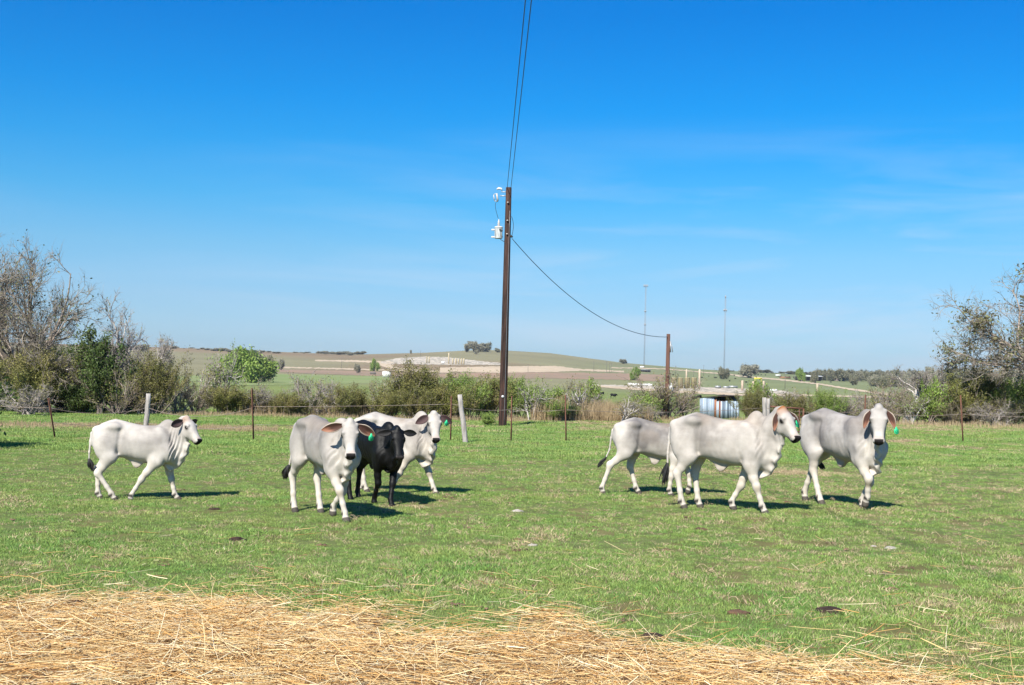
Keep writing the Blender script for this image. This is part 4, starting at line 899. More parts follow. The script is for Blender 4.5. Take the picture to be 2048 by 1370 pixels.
T_ = [  # kind, variant, column, top row, distance, width, label, category, group
 ('big', 0, 72, 484, 53, 300, 'tall bare grey tree rising highest at the left edge', 'tree', TR),
 ('big', 1, -110, 520, 55, 300, 'bare tree cut off by the left edge of the picture', 'tree', TR),
 ('leaning', 0, 245, 592, 52, 210, 'pale limbed bare tree leaning right, right of the tallest left tree', 'tree', TR),
 ('dark', 0, 197, 662, 50, 90, 'dark evergreen standing between the bare left trees', 'tree', TR),
 ('round', 0, 2085, 534, 56, 370, 'large bare tree with leafy clumps at the right edge', 'tree', TR),
 ('big', 1, 2260, 560, 62, 260, 'bare tree cut off by the right edge of the picture', 'tree', TR),
 ('dark', 1, 40, 745, 51, 120, 'dark bush at the foot of the tallest left tree', 'shrub', SH),
 ('dark', 0, 150, 770, 50.5, 130, 'low dark evergreen mass under the leaning left tree', 'shrub', SH),
 ('olive', 0, 70, 700, 50, 150, 'olive thicket left of the dark evergreen', 'shrub', SH),
 ('twig', 0, 110, 720, 52, 170, 'brown twiggy bush right behind the leaning rusty post', 'shrub', SH),
 ('bare', 0, 45, 765, 47, 130, 'small whitish bare shrub in front at the far left', 'shrub', SH),
 ('twig', 1, 235, 740, 50, 150, 'brown thicket right of the dark evergreen', 'shrub', SH),
 ('olive', 1, 312, 712, 51, 130, 'olive shrub behind the first wooden fence post', 'shrub', SH),
 ('dark', 1, 275, 785, 52, 120, 'dark low bush left of the first wooden post', 'shrub', SH),
 ('bare', 1, 350, 745, 52, 130, 'grey thorny shrub right of the first wooden post', 'shrub', SH),
 ('white', 0, 395, 705, 54, 90, 'pale stemmed young tree with fresh leaves, left one of the pair', 'tree', SH),
 ('white', 1, 440, 690, 54, 80, 'pale stemmed young tree with fresh leaves, right one of the pair', 'tree', SH),
 ('olive', 0, 455, 772, 53, 110, 'low olive bush below the pair of pale young trees', 'shrub', SH),
 ('twig', 1, 395, 765, 53, 110, 'dull brown bush below the left pale young tree', 'shrub', SH),
 ('bare', 2, 510, 765, 54, 110, 'grey bare shrub behind the second rusty post', 'shrub', SH),
 ('bare', 1, 620, 742, 53, 150, 'dark branched thorny shrub left of the front heifer', 'shrub', SH),
 ('bare', 0, 560, 778, 54, 110, 'small pale bare shrub left of the dark branched one', 'shrub', SH),
 ('white', 2, 668, 757, 55, 90, 'grey green small tree above the front heifer', 'shrub', SH),
 ('bare', 2, 725, 775, 54, 110, 'pale dry shrub behind the gap over the front heifer', 'shrub', SH),
 ('white', 0, 757, 748, 55, 60, 'thin pale shrub left of the olive dome', 'shrub', SH),
 ('olive', 0, 775, 782, 52, 90, 'low green shrub at the left foot of the olive dome', 'shrub', SH),
 ('olive', 1, 842, 730, 53, 170, 'tallest olive dome of fine switches left of the utility pole', 'shrub', SH),
 ('twig', 0, 872, 752, 54, 150, 'brown twiggy bush inside the olive hedge', 'shrub', SH),
 ('olive', 2, 925, 750, 53, 120, 'rounded green bush right of the olive dome', 'shrub', SH),
 ('olive', 0, 975, 752, 54, 110, 'olive bush just left of the utility pole', 'shrub', SH),
 ('olive', 2, 1030, 756, 54, 110, 'bright green bush just right of the utility pole', 'shrub', SH),
 ('white', 1, 1062, 758, 53, 90, 'white barked shrub right of the utility pole', 'shrub', SH),
 ('green', 0, 1108, 778, 55, 66, 'dark green leafy bush between two pale shrubs', 'shrub', SH),
 ('white', 2, 1143, 756, 54, 84, 'white barked forked small tree over the reeds', 'tree', SH),
 ('green', 1, 1172, 762, 56, 50, 'leafy green bush behind the forked white tree', 'shrub', SH),
 ('bare', 0, 1190, 785, 55, 70, 'grey bush at the left of the reeds', 'shrub', SH),
 ('green', 0, 1196, 796, 56, 36, 'small dark green bush over the reeds', 'shrub', SH),
 ('white', 0, 1262, 782, 52, 100, 'pale sprawling shrub left of the short pole', 'shrub', SH),
 ('bare', 1, 1285, 800, 53, 90, 'low thorny shrub at the foot of the short pole', 'shrub', SH),
 ('twig', 0, 1322, 742, 56, 140, 'big brown twiggy dome behind the short pole', 'shrub', SH),
 ('twig', 1, 1365, 770, 57, 80, 'twiggy bush between the short pole and the shed', 'shrub', SH),
 ('green', 1, 1292, 790, 54, 60, 'green bush at the left foot of the twiggy dome', 'shrub', SH),
 ('olive', 1, 1500, 778, 58, 80, 'olive bush just right of the metal shed', 'shrub', SH),
 ('green', 0, 1520, 766, 60, 70, 'leafy crown behind the grey fence post by the shed', 'shrub', SH),
 ('bare', 2, 1560, 772, 59, 100, 'grey shrub behind the rusty gate', 'shrub', SH),
 ('twig', 1, 1605, 778, 59, 90, 'brown bush right of the rusty gate', 'shrub', SH),
 ('olive', 2, 1652, 780, 58, 80, 'yellow green bush left of the facing heifer', 'shrub', SH),
 ('bare', 0, 1690, 785, 59, 90, 'grey shrub behind the head of the facing heifer', 'shrub', SH),
 ('bare', 1, 1745, 770, 59, 110, 'grey twiggy shrub right of the facing heifer', 'shrub', SH),
 ('twig', 0, 1790, 762, 60, 120, 'large twiggy shrub beyond the facing heifer', 'shrub', SH),
 ('leaning', 1, 1850, 735, 59, 190, 'arching grey shrub tree left of the big right tree', 'tree', SH),
 ('white', 1, 1822, 785, 57, 90, 'white stemmed shrub before the arching grey one', 'shrub', SH),
 ('green', 1, 1868, 762, 57, 60, 'small green shrub at the foot of the arching tree', 'shrub', SH),
 ('olive', 0, 1918, 752, 58, 130, 'olive thicket under the left side of the big right tree', 'shrub', SH),
 ('olive', 1, 1975, 745, 59, 150, 'dense olive thicket under the big right tree', 'shrub', SH),
 ('twig', 1, 1900, 790, 57, 110, 'brown brush behind the right rusty post', 'shrub', SH),
 ('dark', 0, 1950, 785, 60, 110, 'dark bush in the shade of the big right tree', 'shrub', SH),
 ('olive', 2, 2035, 755, 58, 130, 'green thicket at the right edge of the picture', 'shrub', SH),
 ('twig', 0, 2010, 785, 57, 120, 'brown brush at the right edge under the thicket', 'shrub', SH),
 ('bare', 2, 1985, 800, 56, 100, 'low thorny brush in front of the right thicket', 'shrub', SH),
 ('twig', 0, 20, 690, 53, 200, 'brown thicket at the left edge of the picture', 'shrub', SH),
 ('leaning', 0, 60, 640, 51, 200, 'tangled bare tree with pale limbs at the left edge', 'tree', TR),
 ('olive', 2, 130, 690, 54, 160, 'greenish thicket beneath the tallest left tree', 'shrub', SH),
 ('twig', 1, 300, 690, 54, 150, 'grey brown thicket under the leaning left tree', 'shrub', SH),
 ('leaning', 1, 285, 665, 51, 120, 'pale dead limbed tree reaching low over the first wooden post', 'tree', TR),
 ('twig', 1, 500, 778, 56, 140, 'dull twiggy hedge piece behind the second rusty post', 'shrub', SH),
 ('olive', 1, 562, 790, 53, 120, 'low olive hedge left of the dark branched shrub', 'shrub', SH),
 ('olive', 0, 900, 770, 52, 150, 'low olive skirt of the hedge left of the utility pole', 'shrub', SH),
 ('olive', 1, 820, 775, 51.5, 120, 'low olive skirt under the tallest olive dome', 'shrub', SH),
 ('twig', 1, 690, 790, 54, 130, 'low brown hedge behind the front heifer', 'shrub', SH),
 ('twig', 0, 1850, 770, 58, 150, 'brown thicket under the arching grey tree', 'shrub', SH),
 ('twig', 1, 1760, 790, 58, 130, 'low brown thicket right behind the facing heifer', 'shrub', SH),
 ('twig', 0, 1680, 795, 60, 120, 'low brown hedge left of the facing heifer head', 'shrub', SH),
 ('olive', 1, 1580, 790, 58, 110, 'low olive hedge behind the rusty gate', 'shrub', SH),
 ('bare', 0, 1215, 812, 57, 90, 'grey low brush behind the reeds', 'shrub', SH),
 ('olive', 1, 700, 772, 52.5, 120, 'grey olive bush behind the hips of the front heifer', 'shrub', SH),
 ('olive', 0, 590, 785, 52, 120, 'low olive bush left of the front heifer', 'shrub', SH),
 ('olive', 2, 1120, 800, 53, 90, 'low green bush at the foot of the dark green leafy one', 'shrub', SH),
 ('twig', 0, 1225, 800, 58, 110, 'brown low brush at the right end of the reeds', 'shrub', SH),
 ('green', 1, 977, 824, 45.5, 44, 'small yellowish bush at the foot of the tall utility pole', 'shrub', None),
 # beyond
 ('oak', 0, 492, 703, 480, 84, 'rounded bright green oak in the far field on the left', 'tree', 'oaks in the far fields'),
 ('oak', 1, 527, 712, 520, 34, 'dark oak half hidden by the bright green oak', 'tree', 'oaks in the far fields'),
 ('oak', 2, 559, 720, 900, 16, 'small grey tree right of the two left oaks', 'tree', 'oaks in the far fields'),
 ('oak', 2, 947, 684.5, 1600, 34, 'broad tree over the long house on the hilltop', 'tree', 'trees on the hilltop'),
 ('oak', 2, 930, 689, 1610, 14, 'small tree at the left end of the hilltop house', 'tree', 'trees on the hilltop'),
 ('oak', 1, 969, 687, 1610, 18, 'tree at the right end of the hilltop house', 'tree', 'trees on the hilltop'),
 ('oak', 1, 992, 697, 1600, 10, 'lone small tree right of the hilltop house', 'tree', 'trees on the hilltop'),
 ('oak', 2, 950, 700, 1480, 9, 'small tree on the slope below the hilltop house', 'tree', 'trees on the hilltop'),
 ('oak', 2, 818, 700.5, 1650, 5, 'tiny lone tree on the left shoulder of the hill', 'tree', 'trees on the hilltop'),
 ('oak', 2, 712, 729, 900, 10, 'low bush by the dirt track on the left slope', 'shrub', 'bushes by the tracks'),
 ('oak', 0, 746, 720, 1000, 9, 'small green bush left of the crushed rock pad', 'shrub', 'bushes by the tracks'),
 ('oak', 0, 1268, 737, 860, 20, 'green tree beside the far canopy in the middle', 'tree', 'bushes by the tracks'),
 ('oak', 2, 1244, 719, 1640, 17, 'lone grey tree on the right slope of the hill', 'tree', FT),
 ('oak', 1, 1446, 737, 1050, 20, 'dark green tree at the foot of the right mast', 'tree', FT),
 ('oak', 2, 1497, 731, 1300, 46, 'broad grey thicket on the skyline right of the right mast', 'tree', FT),
 ('oak', 1, 1750, 757, 900, 22, 'dark tree on the slope left of the right thicket', 'tree', FT),
 ('oak', 1, 1706, 752, 1000, 16, 'dark round tree right of the open barn', 'tree', FT),
 ('oak', 1, 1627, 742, 1100, 13, 'dark round tree just behind the open barn', 'tree', FT),
 ('oak', 0, 1600, 739, 1200, 16, 'greyish green tree left of the round one by the barn', 'tree', FT),
 ('oak', 1, 1768, 757, 800, 16, 'very dark tree at the edge of the far wood', 'tree', FT),
]
if not globals().get('NOTREES'):
    for q in T_: tree(*q)
    # skyline rows, each tree a thing
    rs = np.random.RandomState(4)
    def row(x0, x1, n, top0, top1, Y, wd, kk, label, group):
        for i in range(n):
            x = x0+(x1-x0)*(i+rs.uniform(.1, .9))/n; tp = top0+(top1-top0)*(x-x0)/(x1-x0)+rs.normal()*1.3
            tree('oak', kk[rs.randint(len(kk))], x, tp, Y*rs.uniform(.96, 1.04), wd*rs.uniform(.7, 1.3), label, 'tree', group)
    row(560, 725, 24, 704.5, 704, 1690, 22, (2,), 'small grey tree in the skyline row left of the hill', 'trees in the left skyline row')
    row(330, 560, 22, 693, 703, 1600, 24, (2,), 'small dark tree in the far row above the left thicket', 'trees in the far left row')
    row(1310, 1480, 16, 736, 742, 1680, 18, (2, 1), 'small grey tree in the skyline row between the two masts', 'trees in the skyline row by the masts')
    row(1525, 1650, 12, 742, 746, 1650, 22, (2, 1), 'dark tree in the skyline row behind the open barn', 'trees in the skyline row behind the barn')
    row(1640, 1860, 22, 741, 744, 1350, 20, (1, 2, 1), 'dark tree of the skyline wood right of the barn', 'trees of the skyline wood')
    row(1740, 1880, 14, 752, 752, 1000, 22, (2, 1, 2), 'grey brown tree on the lower edge of the far wood', 'trees on the lower edge of the far wood')
    row(1860, 2160, 14, 738, 740, 1100, 24, (1, 2), 'dark far tree glimpsed behind the right thicket', 'far trees behind the right thicket')
    row(-500, 330, 14, 690, 690, 1500, 24, (1, 2), 'dark far tree glimpsed behind the left thicket', 'far trees behind the left thicket')
    # off to the left: the tree whose shade falls on the grass
    tree('dark', 1, -190, 640, 26, 330, 'broad evergreen just outside the left edge, shading the grass', 'tree', TR)
    for e in PROTO.values():
        if not e[1]:
            for o in list(e[0].children_recursive)+[e[0]]: bpy.data.objects.remove(o)
# dry reeds and dead grass at the foot of the shrubs
M_reed = material('dry_reeds', (.55, .43, .26), .85, (.42, .31, .18), 2, 3, island=.3, coord='Pos', transl=.15)
def reeds(name, x0, x1, Y0, Y1, n, h, seed, label):
    r = np.random.RandomState(seed); px = r.uniform(x0, x1, n); Y = r.uniform(Y0, Y1, n); x = (px-1024)/F*Y; z = gz(x, Y)
    hh = h*r.uniform(.5, 1.15, n)*(1+.3*wnoise(px, 0*px, 0, .08, seed)); t = np.linspace(0, 1, 4); le = r.normal(size=(n, 2))*.10
    P_ = np.stack([x[:, None]+le[:, :1]*t**2*hh[:, None], Y[:, None]+le[:, 1:]*t**2*hh[:, None], z[:, None]-.02+hh[:, None]*t], -1)
    R_2 = r.uniform(.004, .009, n)[:, None]*np.array([[1, 1, .8, .4]]); v, q = tube_batch(P_, R_2, 3)
    put(mesh(name, v, q, M_reed), 'stuff', label, 'reeds')
reeds('dry_reeds', 1065, 1310, 52.5, 56, 4200, .78, 5, 'pale dry reeds in front of the shrubs')
reeds('dead_grass', 330, 1060, 50, 52.5, 3600, .20, 6, 'dead grass at the foot of the hedge')
reeds('dead_grass', 1310, 2060, 53, 57, 3000, .28, 7, 'dead grass under the right thicket')
reeds('dead_grass', -60, 560, 36.5, 39.5, 4200, .16, 8, 'strip of dead grass beyond the left fence')
reeds('dead_grass', 480, 760, 52, 60, 2200, .5, 9, 'pale tall dead grass among the middle shrubs')


# ---------------------------------------------------------------- utility poles and lines
M_pole = material('creosote_wood', (.020, .012, .010), .85, (.085, .042, .030), 2.2, 8, .9, 22, stretch=(6, 6, .5), ramp=(.4, .7))
M_pole2 = material('weathered_pole_wood', (.075, .036, .026), .85, (.13, .065, .045), 2.5, 8, .5, 30, stretch=(6, 6, .5))
M_galv = material('galvanised_steel', (.42, .43, .44), .5, (.30, .31, .32), 6, 4, metal=.5)
M_tank = material('grey_transformer_paint', (.62, .64, .65), .45, (.52, .54, .55), 4, 4, .1)
M_porc = material('porcelain', (.50, .48, .45), .3, (.40, .36, .33), 8)
M_rub = material('black_insulation', (.02, .02, .022), .5, (.03, .03, .03), 8)
M_wire = material('aluminium_wire', (.06, .10, .14), .6, (.05, .08, .11), 4)
pb = at(1005, 852); PXW, PYW, PZ = pb
ptop = ray(1018, 375); PH = EYE+ptop[2]*PYW-PZ
pole = MB(); pole.tube([(0, 0, -.5), (0, 0, 0), (0, 0, PH*.5), (0, 0, PH)], [.160, .156, .134, .108], 16)
pole = pole.build('utility_pole', M_pole, smooth=False, loc=(PXW, PYW, PZ)); put(pole, None, 'tall dark brown wooden utility pole with a transformer', 'utility pole')
def zrow(py, px=1010): return EYE+ray(px, py)[2]*PYW-PZ
def xcol(px, py): return ray(px, py)[0]*PYW-PXW
b = MB(); zt0, zt1 = zrow(478), zrow(455); tx = xcol(997, 467)
b.lathe([(0.01, zt0), (.145, zt0+.01), (.15, zt0+.04), (.15, zt1-.03), (.165, zt1-.02), (.165, zt1), (.12, zt1+.03), (.02, zt1+.035)], (tx, -.02, 0), 18)
b.box((tx-.19, -.02, zt1-.10), (.16, .03, .06)); b.box((tx-.19, -.02, zt0+.06), (.16, .03, .06))
for q in range(5): b.box((tx-.12+.06*q, -.16, (zt0+zt1)/2), (.012, .03, (zt1-zt0)*.7))
tr = b.build('transformer', M_tank, pole)
b = MB(); b.box(((tx-.1)/2-.02, -.02, zt1-.12), (abs(tx)-.22, .05, .06)); b.box(((tx-.1)/2-.02, -.02, zt0+.08), (abs(tx)-.22, .05, .06)); b.build('bracket', M_galv, tr)
b = MB(); b.lathe([(r_, zt1+.03+i*.035) for i, r_ in enumerate((.03, .055, .03, .055, .03, .05, .025, .02, .012))], (tx, -.02, 0), 10); b.build('bushing', M_porc, tr)
b = MB()
for q in range(2): b.tube([(tx+.05+.05*q, -.17, zt1-.10), (tx+.05+.05*q, -.24, zt1-.12)], .02, 8)
b.build('terminal', M_rub, tr)
b = MB(); b.box((-.18, -.02, zrow(392)), (.30, .035, .035)); b.box((-.16, -.02, zrow(384)), (.24, .03, .03)); b.build('bracket', M_galv, pole)
b = MB(); fx, fz = xcol(994, 395), zrow(395); 
b.tube([(fx+.03, -.04, fz-.16), (fx-.01, -.04, fz+.14)], [.035, .03], 8); b.tube([(fx-.09, -.04, fz-.14), (fx-.13, -.04, fz+.08)], .016, 8); b.tube([(fx-.10, -.04, fz-.14), (fx+.03, -.04, fz-.17)], .014, 6); b.tube([(fx-.13, -.04, fz+.09), (fx-.02, -.04, fz+.14)], .014, 6)
b.build('fuse_cutout', M_porc, pole)
b = MB(); fz2 = zrow(379); fx2 = xcol(999, 379); b.tube([(fx2-.10, -.03, fz2-.01), (fx2-.03, -.03, fz2+.035), (fx2+.07, -.03, fz2+.02), (fx2+.10, -.03, fz2-.05)], [.03, .045, .04, .02], 8); b.build('arrester', M_tank, pole)
b = MB(); cb_ = [(fx, -.04, fz-.18), (fx-.05, -.06, (fz+zt1)/2+.2), (tx-.02, -.03, zt1+.33)]; t_ = np.linspace(0, 1, 14)[:, None]
cb_ = np.array(cb_); b.tube((1-t_)**2*cb_[0]+2*t_*(1-t_)*(2*cb_[1]-.5*(cb_[0]+cb_[2]))+t_**2*cb_[2], .008, 5)
cc_ = np.array([(.13, -.1, zrow(433)), (.28, -.1, zrow(450)), (.16, -.1, zrow(472))]); b.tube((1-t_)**2*cc_[0]+2*t_*(1-t_)*cc_[1]+t_**2*cc_[2], .010, 5)
cd_ = np.array([(tx+.05, -.1, zt0), (tx+.2, -.16, zt0-.12), (-.10, -.15, zt0-.12)]); b.tube((1-t_)**2*cd_[0]+2*t_*(1-t_)*cd_[1]+t_**2*cd_[2], .012, 5)
b.build('jumper_wire', M_rub, pole)
b = MB()
for pr_ in (407, 443, 470): b.lathe([(.005, 0), (.03, .005), (.035, .02), (.03, .04), (.005, .045)], (-.02, -.165, zrow(pr_)), 8)
b.build('insulator', M_porc, pole)
b = MB(); b.tube([(.06, -.150-.01*(1-q/12), PH*q/12*.9) if q else (.06, -.172, 0) for q in range(13)], .006, 4); b.build('ground_wire', M_galv, pole)
b = MB(); b.tube([(-.02, -.168, zrow(793)), (-.02, -.176, zrow(793))], .05, 12); b.build('pole_tag', M_tank, pole)
b = MB(); b.tube([(.10, -.05, zrow(472)), (.19, -.08, zrow(474))], [.05, .035], 8); b.build('clamp', M_rub, pole)
# second, short pole
Y2 = 56.0; p2 = atY(1333, Y2, 845); H2 = EYE+ray(1338, 668)[2]*Y2-p2[2]
b = MB(); b.tube([(0, 0, -.4), (0, 0, 0), (0, 0, H2)], [.115, .112, .085], 12); pole2 = b.build('utility_pole', M_pole2, loc=tuple(p2))
put(pole2, None, 'short reddish brown wooden pole left of the metal shed', 'utility pole')
zm = EYE+ray(1343, 777)[2]*Y2-p2[2]; b = MB(); b.box((.18, -.06, zm), (.17, .12, .32)); b.box((.18, -.06, zm+.2), (.05, .05, .10)); b.build('meter_box', M_tank, pole2)
b = MB(); b.box((.10, -.08, H2-.6), (.05, .1, .5)); b.tube([(.07, -.05, H2-.35), (.18, -.1, H2-.6), (.2, -.1, H2-.85)], .018, 6); b.build('conduit', M_galv, pole2)
def line(name, A_, B_, sag, r_, mat, label, cat='power line', group=None, n=48):
    A_, B_ = np.array(A_, float), np.array(B_, float); t = np.linspace(0, 1, n)[:, None]; P_ = A_*(1-t)+B_*t; P_[:, 2] -= (4*sag*t*(1-t))[:, 0]
    b = MB(); b.tube(P_, r_, 5); return put(b.build(name, mat), None, label, cat, group)
topw = np.array([PXW, PYW, PZ+PH])
for k_, (pxa, pya, label) in enumerate(((1051, 0, 'left overhead wire running up to the top of the picture'), (1063, 0, 'right overhead wire running up to the top of the picture'))):
    st_ = topw+np.array([-.06+.14*k_, -.08, -.04-.03*k_]); yy_ = 23.0; d_ = ray(pxa, pya); q = np.array([d_[0]*yy_, yy_, EYE+d_[2]*yy_])
    sl_ = (q-st_)/(st_[1]-q[1]); end = st_+sl_*(st_[1]+45); end[2] = st_[2]+.6
    # sag chosen so that the wire passes the height it has in the picture
    tq = (st_[1]-q[1])/(st_[1]-end[1]); lin = st_[2]*(1-tq)+end[2]*tq; sag = (lin-q[2])/(4*tq*(1-tq))
    line('power_line', st_, end, sag, .011, M_wire, label, 'power line', 'overhead wires of the utility pole')
line('power_line', (PXW+.17, PYW-.08, PZ+zrow(477)), (p2[0], p2[1], p2[2]+H2-.14), 0.97, .014, M_wire, 'thick sagging wire from the tall pole to the short pole')

# ---------------------------------------------------------------- fence
M_rust = material('rusty_steel', (.095, .042, .030), .85, (.17, .08, .05), 8, 6, .3, 60)
M_greyw = material('weathered_grey_wood', (.42, .39, .36), .9, (.24, .21, .19), 3, 8, .7, 25, stretch=(8, 8, .7), ramp=(.4, .65))
M_fw = material('fence_wire', (.36, .31, .27), .6, (.22, .15, .11), 6, metal=.3)
def post(kind, bpx, bpy, tpx, tpy, label, lean_y=0, Y=None):
    p = at(bpx, bpy) if Y is None else atY(bpx, Y, bpy); d = ray(tpx, tpy); top = np.array([d[0]*p[1]-p[0], lean_y, EYE+d[2]*p[1]-p[2]])
    b = MB(); Rm = None
    dr = -top/np.linalg.norm(top)*.25
    if kind == 't':
        b.tube([dr, top], .0001, 3); X_1 = np.array([1, 0, 0])
        for w_, dd in ((.042, .010), (.010, .042)):
            c = np.array([(-w_/2, -dd/2, 0), (w_/2, -dd/2, 0), (w_/2, dd/2, 0), (-w_/2, dd/2, 0)])+(0, 0 if w_ > .03 else -.030, 0)
            b.add(np.concatenate([c+dr, c+top]), [(3, 2, 1, 0), (4, 5, 6, 7), (0, 1, 5, 4), (1, 2, 6, 5), (2, 3, 7, 6), (3, 0, 4, 7)])
        for q in np.arange(.12, .98, .055): b.box(top*q+(0, .014, 0), (.022, .018, .012))
        o = b.build('fence_post', M_rust, loc=tuple(p)); cat = 'steel post'
    else:
        t_ = np.linspace(0, 1, 7); rr_ = np.random.RandomState(int(bpx)); P_ = [dr]+[top*q+np.array([rr_.normal()*.006, 0, 0]) for q in t_]
        b.tube(P_, [.075]+[.075-.012*q for q in t_], 10)
        o = b.build('fence_post', M_greyw, loc=tuple(p)); cat = 'wooden post'
    put(o, None, label, cat, 'posts of the old wire fence'); return p, top
FP = {}
FP[0] = post('t', 110, 876, 97, 796, 'rusty steel post leaning left in front of the left trees')
FP[1] = post('w', 291, 862, 297, 787, 'grey wooden post behind the far left heifer', Y=33)
FP[2] = post('t', 507, 880, 504, 776, 'rusty steel post between the far left heifer and the front heifer')
FP[3] = post('t', 901, 882, 903, 792, 'rusty steel post beside the leaning wooden post')
FP[4] = post('w', 932, 886, 919, 789, 'grey wooden post leaning left near the utility pole')
FP[5] = post('t', 1022, 883, 1024, 792, 'thin rusty post just right of the utility pole')
FP[6] = post('t', 1132, 883, 1131, 790, 'thin rusty post before the forked white tree')
FP[7] = post('w', 1530, 868, 1529, 795, 'grey wooden post behind the head of the largest heifer', Y=38)
FP[8] = post('w', 1537, 872, 1536, 797, 'second grey post tight against the first one by the shed', Y=39.5)
FP[9] = post('t', 1729, 880, 1731, 789, 'rusty post rising behind the facing heifer', Y=40)
FP[10] = post('t', 1926, 885, 1921, 790, 'rusty steel post in front of the right thicket')
FP[11] = post('t', 2130, 890, 2128, 795, 'rusty steel post outside the right edge')
FP[12] = post('t', -160, 872, -162, 785, 'rusty steel post outside the left edge')
def wp(i, f): p, t = FP[i]; return p+t*f
def strand(pairs, fs, sags, label):
    b = MB()
    for (i, j), (f0, f1), sg in zip(pairs, fs, sags):
        A_, B_ = wp(i, f0), wp(j, f1); t = np.linspace(0, 1, 16)[:, None]; P_ = A_*(1-t)+B_*t; P_[:, 2] -= (4*sg*t*(1-t))[:, 0]; b.tube(P_, .006, 4)
        for q in np.linspace(.04, .96, 14):
            c = A_*(1-q)+B_*q; c[2] -= 4*sg*q*(1-q); b.box(c, (.004, .004, .035))
    put(b.build('fence_wire', M_fw), None, label, 'wire', 'wires of the old fence')
strand([(12, 0), (0, 1), (1, 2), (2, 3), (3, 4)], [(.85, .75), (.75, .66), (.66, .62), (.64, .82), (.82, .78)], [.05, .15, .24, .02, .01], 'top strand of the left fence, sagging between its posts')
strand([(0, 1), (1, 2), (2, 3)], [(.4, .32), (.30, .28), (.30, .40)], [.10, .12, .06], 'lower strand of the left fence')
strand([(4, 5), (5, 6), (6, 7)], [(.72, .7), (.7, .68), (.68, .75)], [.04, .04, .10], 'thin strand of the fence right of the leaning wooden post')
strand([(7, 9), (9, 10), (10, 11)], [(.75, .62), (.62, .6), (.6, .6)], [.10, .1, .05], 'thin strand of the fence behind the right heifers')
# rusty pipe gate
Yg = 41.0; g0 = atY(1548, Yg, 870); zg = lambda py, px=1590: EYE+ray(px, py)[2]*Yg-g0[2]
gx1 = (ray(1607, 820)[0]*Yg-g0[0]); gt = empty('pipe_gate', tuple(g0)); put(gt, None, 'rusty pipe gate between the largest and the facing heifer', 'gate')
z1, z0_ = zg(817), .15; b = MB()
for a_, c_ in (((-.2, 0, z1+.05), (gx1, 0, z1)), ((-.2, 0, z0_), (gx1, 0, z0_)), ((gx1, 0, z0_-.15), (gx1, 0, z1)), ((-.2, 0, z0_-.15), (-.2, 0, z1+.05))): b.tube([a_, c_], .03, 8)
b.build('gate_frame', M_rust, gt); b = MB()
for q in (.33, .66): b.tube([(-.2, 0, z0_+(z1-z0_)*q), (gx1, 0, z0_+(z1-z0_)*q)], .018, 6)
b.tube([(gx1-.14, 0, z0_), (gx1-.14, 0, z1)], .018, 6); b.build('rail', M_rust, gt)
# ---------------------------------------------------------------- corrugated shed
Ys = 64.0; s0 = atY(1442, Ys, 850); sc_ = Ys/F
M_tin = material('galvanised_sheet', (.36, .42, .50), .6, (.20, .25, .31), 1.6, 5, metal=0, stretch=(4, 4, .15), ramp=(.42, .58))
M_tin2 = material('streaked_sheet', (.38, .46, .55), .6, (.10, .135, .18), 1.0, 3, stretch=(9, 9, .1), ramp=(.44, .54))
M_tinr = material('rusted_sheet', (.17, .055, .03), .8, (.30, .15, .09), 2, 6, stretch=(5, 5, .3), ramp=(.4, .6))
M_dark = material('dark_boards_and_fill', (.045, .035, .03), .9, (.07, .05, .04), 4)  # also colours the dark fill that stands for shade in the barn
shed = empty('metal_shed', tuple(s0), rad(0)); put(shed, None, 'small corrugated metal shed with rust streaks behind the largest heifer', 'shed')
def corr(w_, h0, h1, n, amp=.016, per=.15):
    xs = np.linspace(0, w_, n); V = []; 
    for t in (0, 1):
        V += [(x, amp*math.sin(x/per*6.283), 0 if t == 0 else h0+(h1-h0)*x/w_) for x in xs]
    V = np.array(V); Fs = np.array([(i, i+1, n+i+1, n+i) for i in range(n-1)]); return V, Fs
zs_ = lambda px, py, dy=0: EYE+ray(px, py)[2]*(Ys+dy)-s0[2]
hL = zs_(1428, 792.5); hR = zs_(1478, 791.5); hB = zs_(1406, 796, 1.1); xl = (1428-1442)*sc_; ft = zs_(1455, 803)
def addsheet(name, mat, a_, b2, h0, h1, parent=shed, th=.004):
    a_ = np.array(a_, float); b2 = np.array(b2, float); L_ = np.linalg.norm(b2-a_); n = max(8, int(L_/.0127)); V, Fs = corr(L_, h0, h1, n)
    d = (b2-a_)/L_; nrm = np.array([-d[1], d[0]]); V2 = np.stack([a_[0]+d[0]*V[:, 0]+nrm[0]*V[:, 1], a_[1]+d[1]*V[:, 0]+nrm[1]*V[:, 1], V[:, 2]], 1)
    o = mesh(name, V2, Fs, mat, parent, smooth=True); m = o.modifiers.new('thick', 'SOLIDIFY'); m.thickness = th; return o
addsheet('wall_panel', M_tinr, (xl, 0), (xl+4*sc_, 0), hL-.03, hL-.03)
addsheet('wall_panel', M_tin, (xl+4*sc_, -.01), (xl+9*sc_, -.01), ft, ft)
addsheet('wall_panel', M_tinr, (xl+9*sc_, 0), (xl+12.5*sc_, 0), ft, ft)
addsheet('wall_panel', M_tin2, (xl+12.5*sc_, -.01), (xl+22*sc_, -.01), ft, ft)
addsheet('wall_panel', M_tin2, (xl+22*sc_, -.05), (xl+49*sc_, -.05), ft+.03, ft+.03)
addsheet('side_wall', M_tin, (xl-22*sc_, 1.1), (xl-.02, 0.0), hB-.03, hL-.03)
addsheet('back_wall', M_tin, (xl-22*sc_, 1.2), (xl+28*sc_, 1.2), hB-.04, hR-.04)
addsheet('side_wall', M_tin, (xl+49*sc_+.02, -.04), (xl+28*sc_, 1.2), hR-.04, hR-.04)
